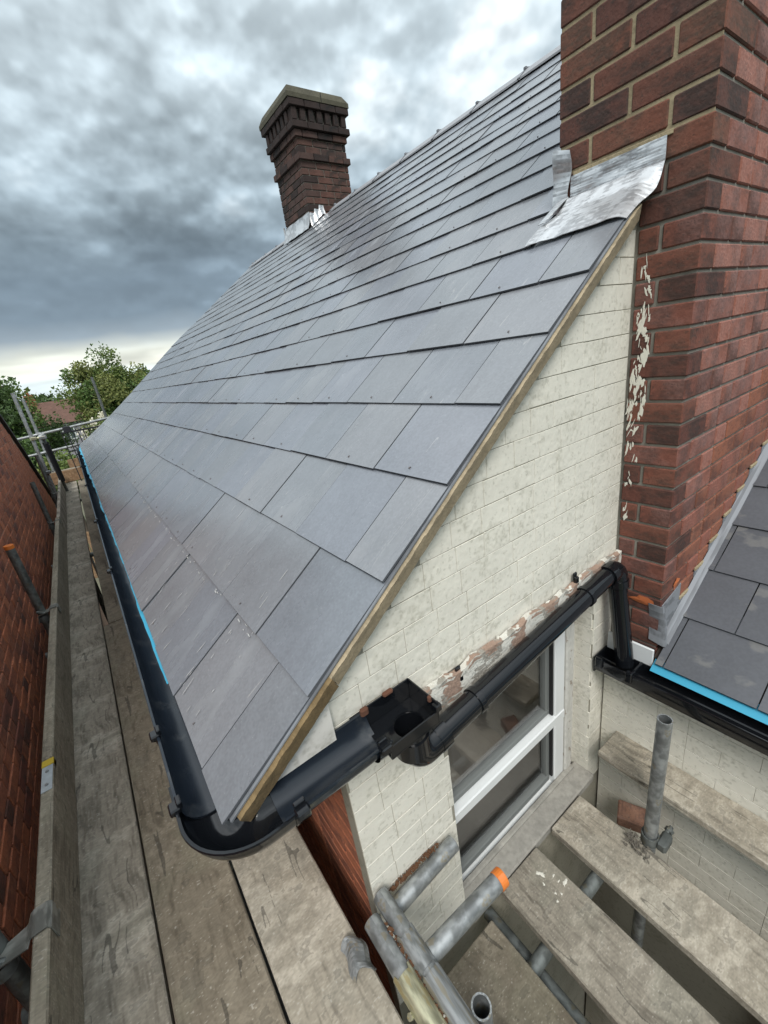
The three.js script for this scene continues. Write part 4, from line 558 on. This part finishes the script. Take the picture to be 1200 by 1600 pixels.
// tubes at the corner of the walkway
const CN = 'tubes at the walkway corner';
tubeThing('paired tube lying beside the walkway edge', [0.2225, -1.452, 0.9], [0.2225, -1.452, -0.69], galv, CN); tubeThing('paired tube with sleeves lying next to the yard gap', [0.2765, -1.45, 0.9], [0.2765, -1.45, -0.722], galv, CN);
tubeThing('short tube along the foot of the cream gable', [0.303, -1.50, -0.694], [0.55, -1.50, -0.704], galv, CN); tubeThing('short tube with orange end cap above the brown boards', [0.303, -1.462, -0.541], [0.572, -1.462, -0.531], galv, CN, orangeCap);
{ const sl = (label, a, b, mat) => { const t = thing('tube_sleeve', label, 'sleeve', [a.x, a.y - 0.03, a.z], 'sleeves on the paired tubes'); part('shell', sheet((u, v) => { const an = lerp(0.05, Math.PI - 0.05, u), r = 0.0278; const e = (u < 0.3 || u > 0.75) ? 0.012 : 0; return V(a.x + Math.cos(an) * r, a.y + Math.sin(an) * r, lerp(a.z - e, b.z + e * 0.6, v)); }, 16, 6, 0.0025), mat, t); part('bolt', tubeBetween(V(a.x - 0.03, a.y, (a.z + b.z) / 2), V(a.x - 0.035, a.y + 0.006, (a.z + b.z) / 2), 0.008, 6, false), mat, t); };
  sl('smooth grey sleeve over the tube next to the yard gap', V(0.2765, -1.45, -0.60), V(0.2765, -1.45, -0.515), galv); sl('brassy sleeve over the tube beside the walkway', V(0.2225, -1.452, -0.545), V(0.2225, -1.452, -0.425), galvGold); sl('pale worn sleeve over the tube next to the yard gap', V(0.2765, -1.45, -0.505), V(0.2765, -1.45, -0.22), galv);
  const t = thing('board_clip', 'small folded steel clip on the corner of the pale worn board', 'board clip', [0.165, -1.5, -0.69], 'clips over the edge board'); part('plate', sheet((u, v) => V(0.128 + u * 0.055 + 0.006 * Math.sin(v * 6), -1.496 + 0.016 * Math.sin(u * 3.0) - (u > 0.85 ? 0.012 : 0), lerp(-0.715, -0.635, v) - 0.01 * Math.sin(u * 5)), 10, 10, 0.003), galv, t);
  const deb = thing('leaf_litter', 'brown leaf litter and grit lying between the paired tubes', 'litter', [0.25, -1.44, -0.4]); deb.userData.kind = 'stuff'; const a = [], b = []; for (let i = 0; i < 260; i++) { const z = rr(-0.66, -0.05), y = -1.445 + rr(-0.006, 0.008); a.push(new THREE.BoxGeometry(rr(0.002, 0.009), rr(0.001, 0.003), rr(0.003, 0.012)).rotateY(rr(0, 3)).rotateX(rr(-0.6, 0.6)).translate(0.2497 + rr(-0.006, 0.006), y, z)); } for (let i = 0; i < 30; i++) b.push(new THREE.IcosahedronGeometry(rr(0.002, 0.007), 0).translate(0.25 + rr(-0.007, 0.007), -1.436, rr(-0.47, -0.1))); part('leaves', merge(a), brownLeaf, deb); part('grit', merge(b), pebble, deb);
  const gl = []; for (let i = 0; i < 110; i++) gl.push(new THREE.BoxGeometry(rr(0.004, 0.014), 0.002, rr(0.002, 0.007)).rotateY(rr(0, 3)).translate(rr(0.31, 0.5), -1.482 + rr(0, 0.008), -0.7265 + rr(-0.004, 0.006))); const d2 = thing('leaf_litter', 'brown leaf litter caught between the short tube and the gable', 'litter', [0.4, -1.48, -0.726]); d2.userData.kind = 'stuff'; part('leaves', merge(gl), brownLeaf, d2); }
// boards and tubes over the yard gap on the right
board('long pale board whose end meets the window sill corner', 1.068, 1.284, -1.985, -0.698, 1.3, woodPale, BR, -0.012, false);
board('grey-brown board beside the orange-capped tube end', 0.735, 0.963, -1.985, -0.70, 1.3, woodGrey, BR, -0.01);
board('brown board below the paired tubes and open tube end', 0.358, 0.648, -1.985, -0.66, 1.3, woodBrown, BR, 0.0);
board('narrow stained board pushed against the cream extension wall', 1.366, 1.526, -1.75, -0.665, 1.3, woodPale, BR, -0.01, false, 0.034);
tubeThing('open-topped grey upright standing between two yard boards', [1.3125, -6.45, -0.412], [1.3125, -1.32, -0.412], galv, 'uprights over the yard gap'); tubeThing('open tube end poking above the brown board', [0.329, -6.45, -0.392], [0.329, -1.45, -0.392], galv, 'uprights over the yard gap');
const UN = 'tubes carrying the yard boards';
tubeThing('mottled tube running lengthwise under the yard boards', [0.69, -2.095, -0.72], [0.69, -2.095, 1.2], galvDark, UN); tubeThing('cross tube under the yard boards beside the window', [0.3, -2.048, -0.50], [1.27, -2.048, -0.50], galvDark, UN); tubeThing('cross tube under the yard boards below the upright', [0.3, -2.048, 0.2], [1.27, -2.048, 0.2], galvDark, UN); 
for (const [z, l] of [[-8.3, 'cross tube beneath the far end of the walkway'], [-5.2, 'cross tube beneath the middle of the walkway'], [-3.3, 'cross tube beneath the skewed walkway joint'], [-1.2, 'cross tube beneath the near walkway boards'], [0.5, 'cross tube beneath the walkway behind the gutter corner']]) tubeThing(l, [-0.62, -1.5635, z], [0.22, -1.5635, z], galvDark, 'tubes carrying the walkway boards');
{ const t = thing('debris_heap', 'scrap of twigs and rubbish at the foot of the open upright', 'debris', [1.29, -1.985, -0.40]); t.userData.kind = 'stuff'; const g = []; for (let i = 0; i < 60; i++) g.push(new THREE.BoxGeometry(rr(0.004, 0.03), rr(0.001, 0.004), rr(0.002, 0.006)).rotateY(rr(0, 6)).rotateZ(rr(-0.5, 0.5)).translate(1.27 + rr(-0.035, 0.03), -1.979 + rr(0, 0.02), -0.43 + rr(-0.05, 0.05))); part('scraps', merge(g), mort(0.2, 0.18, 0.15), t);
  coupler('rusty coupler at the foot of the open upright', [1.3125, -1.945, -0.412], 0.03, galvDark);
  const b = thing('loose_brick', 'loose pinkish brick lying below the stained board', 'brick', [1.45, -2.1, -0.52]); part('block', block(0.09, 0.06, 0.14, 0.006, 0.4).rotateY(0.4).translate(1.45, -2.1, -0.52), bm(tRed, [1.15, 1.6, 1.9]), b); 
  const w = thing('paint_scraps', 'white paint flakes lying on the grey-brown board', 'flakes', [0.93, -1.985, -0.6]); w.userData.kind = 'stuff'; const f = []; for (let i = 0; i < 12; i++) f.push(blob(V(rr(0.86, 0.955), -1.9842, rr(-0.66, -0.5)), V(1, 0, 0), V(0, 0, -1), V(0, 1, 0), rr(0.003, 0.014), rr(0.003, 0.01), 0.002, 700 + i)); part('flakes', merge(f), flake, w);
  const yd = thing('yard_pipe', 'pale waste pipe running down the yard wall', 'pipe', [1.49, -6.5, 0.05]); part('pipe', smoothTube(V(1.49, -6.5, 0.05), V(1.49, -2.35, 0.05), 0.03), plain(0.4, 0.4, 0.38, 0.6), yd); part('bend', new THREE.TubeGeometry(new THREE.CatmullRomCurve3([V(1.49, -2.37, 0.05), V(1.485, -2.31, 0.05), V(1.52, -2.29, 0.05)]), 10, 0.032, 14), plain(0.4, 0.4, 0.38, 0.6), yd); }

// ================================================================= BACKGROUND
structure('ground', new THREE.PlaneGeometry(900, 900, 1, 1).rotateX(-Math.PI / 2).translate(0, -6.5, 0), new THREE.MeshStandardMaterial({ map: (() => { const t = tex(512, 512, (u, v) => { const a = fbm(u * 10, v * 10, 601, 6, 10, 10); return mix3([0.045, 0.075, 0.025], [0.15, 0.145, 0.10], smooth(0.42, 0.62, a)); }); t.repeat.set(60, 60); return t; })(), roughness: 1 }));
structure('yard_paving', new THREE.PlaneGeometry(7, 16).rotateX(-Math.PI / 2).translate(1.4, -6.496, -2), concreteM);
const leafMats = [[0.085, 0.155, 0.028], [0.13, 0.185, 0.036], [0.058, 0.11, 0.025], [0.18, 0.205, 0.05]].map(([r, g, b]) => new THREE.MeshPhysicalMaterial({ color: new THREE.Color().setRGB(r, g, b), roughness: 0.85, transmission: 0.25, thickness: 0, side: THREE.DoubleSide }));
const barkM = mort(0.10, 0.08, 0.06);
function leaves(c, r, n, size, seed, clumps = 40) {
  const R = rng(seed), T = [], U = [], cl = []; for (let i = 0; i < clumps; i++) { let p; do { p = V(R() * 2 - 1, R() * 2 - 1, R() * 2 - 1); } while (p.length() > 1 || p.length() < 0.35); const l = 0.62 + R() * 0.5; cl.push([V(c.x + p.x * r.x * l, c.y + p.y * r.y * l, c.z + p.z * r.z * l), 0.16 + R() * 0.2]); }
  for (let i = 0; i < n; i++) { const [q, rad] = cl[Math.floor(R() * clumps)], d = V(R() * 2 - 1, R() * 2 - 1, R() * 2 - 1).normalize().multiplyScalar(Math.pow(R(), 0.45) * rad * Math.min(r.x, r.z) * 1.25), p = q.clone().add(d), a = V(R() - 0.5, R() - 0.5, R() - 0.5).normalize(), b = V(R() - 0.5, R() * 0.6 - 0.3, R() - 0.5).cross(a).normalize(), s = size * (0.6 + R() * 0.8); T.push(p.clone().addScaledVector(a, s), p.clone().addScaledVector(b, s * 0.55), p.clone().addScaledVector(a, -s), p.clone().addScaledVector(a, s), p.clone().addScaledVector(a, -s), p.clone().addScaledVector(b, -s * 0.55)); for (let k = 0; k < 6; k++) U.push([0, 0]); }
  return polyGeo(T, U);
}
function tree(name, label, x, z, cy, r, n, size, mats, seed, group) {
  const t = thing(name, label, 'tree', [x, -6.5, z], group), R = rng(seed + 1), g = [], base = V(x, -6.5, z), fork = V(x + 0.2, cy - r[1] * 0.75, z); const tap = (a, b, ra, rb) => { const len = a.distanceTo(b), q = new THREE.CylinderGeometry(rb, ra, len, 8).translate(0, len / 2, 0); q.applyQuaternion(new THREE.Quaternion().setFromUnitVectors(V(0, 1, 0), b.clone().sub(a).normalize())).translate(a.x, a.y, a.z); return q; };
  g.push(tap(base, fork, 0.26, 0.18)); for (let i = 0; i < 9; i++) { const e = V(x + (R() * 2 - 1) * r[0] * 0.75, cy + (R() * 1.5 - 0.5) * r[1] * 0.8, z + (R() * 2 - 1) * r[2] * 0.75), m = fork.clone().lerp(e, 0.5).add(V(0, 0.3, 0)); g.push(tap(fork, m, 0.11, 0.07), tap(m, e, 0.07, 0.02)); } part('trunk', merge(g), barkM, t);
  mats.forEach((m, i) => part('crown', leaves(V(x, cy, z), V(...r), Math.round(n / mats.length), size, seed + i * 31, 46), m, t)); return t;
}
const TG = 'trees beyond the gardens';
tree('leafy_tree', 'loose-crowned green tree rising behind the far guard rails', 2.8, -36, -0.9, [2.75, 3.1, 2.4], 34000, 0.095, [leafMats[1], leafMats[0], leafMats[3]], 11, TG);
tree('leafy_tree', 'darker green tree tucked against the far edge of the slates', 5.6, -37, -1.1, [1.9, 2.4, 1.9], 16000, 0.09, [leafMats[0], leafMats[2]], 51, TG);
tree('leafy_tree', 'broad green tree rising above the neighbouring gable', -3.7, -34, -0.7, [2.1, 2.5, 2.0], 34000, 0.1, [leafMats[0], leafMats[2], leafMats[1]], 91, TG);
tree('leafy_tree', 'low spreading tree beside the grey house', -2.2, -38, -2.5, [2.1, 1.5, 1.6], 7000, 0.085, [leafMats[2], leafMats[0]], 131, TG);
function bush(label, x, z, cy, r, n, mats, seed, size = 0.075) { const t = thing('garden_bush', label, 'bush', [x, -6.5, z], 'bushes in the gardens'); part('stems', new THREE.CylinderGeometry(0.06, 0.1, cy + 6.5, 7).translate(x, (cy - 6.5) / 2, z), barkM, t); mats.forEach((m, i) => part('foliage', leaves(V(x, cy, z), V(...r), Math.round(n / mats.length), size, seed + 7 * i, 40), m, t)); return t; }
const blossom = plain(0.72, 0.68, 0.56, 0.9, { side: THREE.DoubleSide });
bush('cream flowering shrub in front of the leafy tree', 1.1, -26, -1.75, [0.9, 0.8, 0.8], 4200, [blossom, leafMats[3], leafMats[1]], 171, 0.06); bush('cream flowering shrub beside the slate edge', 3.6, -27, -1.4, [0.75, 0.6, 0.7], 3000, [blossom, leafMats[3]], 181, 0.06);
bush('dark hedge-like bush below the end rails', 0.6, -22, -3.3, [2.4, 1.3, 1.2], 11000, [leafMats[2], leafMats[0]], 191); bush('dark bush under the broad tree', -2.9, -24, -2.3, [1.6, 1.5, 1.3], 9000, [leafMats[2], leafMats[0]], 211); bush('yellow-green bush in the garden below the rails', -0.9, -21, -2.9, [1.2, 0.8, 1], 6000, [leafMats[3], leafMats[1]], 231); bush('green bush behind the barred gate', 2.0, -23, -2.2, [1.6, 1.1, 1.2], 8000, [leafMats[1], leafMats[2]], 251);
const houseWall = (r, g, b) => mort(r, g, b), tileBrown = mort(0.14, 0.075, 0.055), tileGrey = mort(0.10, 0.10, 0.11);
function farHouse(label, x, z, w, d, eave, ridge, wallM, roofM, wins, gableFront, turn = 0) {
  const t = thing('far_house', label, 'house', [x, -6.5, z], 'houses beyond the gardens'), q = (g) => g.translate(-x, 0, -z).rotateY(turn).translate(x, 0, z);
  const x0 = x - w / 2, x1 = x + w / 2; 
  if (gableFront) { part('wall', q(prism([[x0, -6.5], [x1, -6.5], [x1, eave], [x, ridge - 0.12], [x0, eave]], z + d / 2, z - d / 2)), wallM, t); part('roof', q(merge([prism([[x0 - 0.3, eave - 0.25], [x, ridge], [x, ridge - 0.12], [x0 - 0.3, eave - 0.37]], z + d / 2 + 0.25, z - d / 2 - 0.2), prism([[x1 + 0.3, eave - 0.25], [x, ridge], [x, ridge - 0.12], [x1 + 0.3, eave - 0.37]], z + d / 2 + 0.25, z - d / 2 - 0.2)])), roofM, t); part('bargeboard', q(merge([prism([[x0 - 0.3, eave - 0.25], [x, ridge], [x, ridge - 0.2], [x0 - 0.3, eave - 0.45]], z + d / 2 + 0.26, z + d / 2 + 0.30), prism([[x1 + 0.3, eave - 0.25], [x, ridge], [x, ridge - 0.2], [x1 + 0.3, eave - 0.45]], z + d / 2 + 0.26, z + d / 2 + 0.30)])), whitePvc, t); }
  else { part('wall', q(boxAt(x0, x1, -6.5, eave, z + d / 2, z - d / 2, 0)), wallM, t); part('roof', q(prism([[-(z + d / 2 + 0.3), eave - 0.1], [-z, ridge], [-(z - d / 2 - 0.3), eave - 0.1]], -w / 2 - 0.2, w / 2 + 0.2).rotateY(Math.PI / 2).translate(x, 0, 0)), roofM, t); }
  const ch = part('chimney', q(boxAt(x0 + 0.5, x0 + 1.1, ridge - 1.2, ridge + 0.8, z - 0.3, z + 0.3, 0.01)), nbMats[1], t); part('chimney_pot', q(new THREE.CylinderGeometry(0.1, 0.13, 0.4, 10).translate(x0 + 0.8, ridge + 1.0, z)), nbMats[2], ch);
  for (const [wx, wy, ww, wh] of wins) { const zf = z + d / 2; const f = part('window', q(merge([boxAt(x + wx - ww / 2, x + wx + ww / 2, wy - wh / 2, wy - wh / 2 + 0.09, zf, zf + 0.05, 0), boxAt(x + wx - ww / 2, x + wx + ww / 2, wy + wh / 2 - 0.09, wy + wh / 2, zf, zf + 0.05, 0), boxAt(x + wx - ww / 2, x + wx - ww / 2 + 0.09, wy - wh / 2 + 0.09, wy + wh / 2 - 0.09, zf, zf + 0.05, 0), boxAt(x + wx + ww / 2 - 0.09, x + wx + ww / 2, wy - wh / 2 + 0.09, wy + wh / 2 - 0.09, zf, zf + 0.05, 0), boxAt(x + wx - 0.03, x + wx + 0.03, wy - wh / 2 + 0.09, wy + wh / 2 - 0.09, zf, zf + 0.045, 0)])), whitePvc, t); part('pane', q(boxAt(x + wx - ww / 2 + 0.09, x + wx + ww / 2 - 0.09, wy - wh / 2 + 0.09, wy + wh / 2 - 0.09, zf + 0.004, zf + 0.02, 0)), plain(0.1, 0.13, 0.14, 0.1), f); }
  return t;
}
farHouse('pale grey house with brown tiled roof beyond the gardens', -1.3, -47, 3.4, 6, -1.75, -0.15, houseWall(0.40, 0.39, 0.43), tileBrown, [[-0.95, -2.6, 0.9, 1.3], [0.15, -2.6, 0.9, 1.3], [1.1, -4.6, 0.8, 1.1]], false, 0.25);
farHouse('white gabled house half hidden by the leafy tree', 3.4, -50, 5, 7, -2.6, -0.7, houseWall(0.62, 0.62, 0.6), tileGrey, [[-1.2, -3.6, 1.0, 1.2], [0.9, -3.6, 1.0, 1.2]], true, -0.2);
farHouse('brown-roofed terrace on the skyline', -1.8, -78, 12, 7, -2.2, -0.1, nbMats[1], tileBrown, [[-3.5, -3.4, 1.1, 1.4], [0, -3.4, 1.1, 1.4], [3.5, -3.4, 1.1, 1.4]], false, 0.05);
farHouse('red brick terrace on the skyline beside the leafy tree', 13, -84, 14, 7, -1.9, 0.4, nbMats[2], tileGrey, [[-5, -3.2, 1.1, 1.4], [-1.5, -3.2, 1.1, 1.4], [2, -3.2, 1.1, 1.4]], false, -0.06);
farHouse('red brick house under the broad tree', -6.2, -46, 5.5, 6, -2.3, -0.5, nbMats[0], tileBrown, [[0.6, -3.2, 1.0, 1.2], [2.0, -3.2, 0.9, 1.2]], false, 0.1);
{ const t = thing('garden_fence', 'brown timber fence at the foot of the gardens', 'fence', [0, -6.5, -18.5]); for (let i = 0; i < 44; i++) part('fence_board', boxAt(-5 + i * 0.24, -5 + i * 0.24 + 0.22, -6.5, -4.7 + (i % 2) * 0.02, -18.5, -18.53, 0.004), woodFar, t); }
{ const R = rng(9); const all = []; for (let i = 0; i < 60; i++) { const x = (R() * 2 - 1) * 120, z = -110 - R() * 80; all.push(leaves(V(x, -3 + R() * 1.5, z), V(5 + R() * 5, 2.6 + R() * 1.8, 4), 500, 0.55, 2000 + i, 24)); } const m = shade(new THREE.Mesh(merge(all).translate(0, H, 0), leafMats[2])); m.name = 'far_woodland'; m.userData = { kind: 'stuff', label: 'band of distant trees along the skyline', category: 'woodland' }; scene.add(m); }

renderer.render(scene, camera);
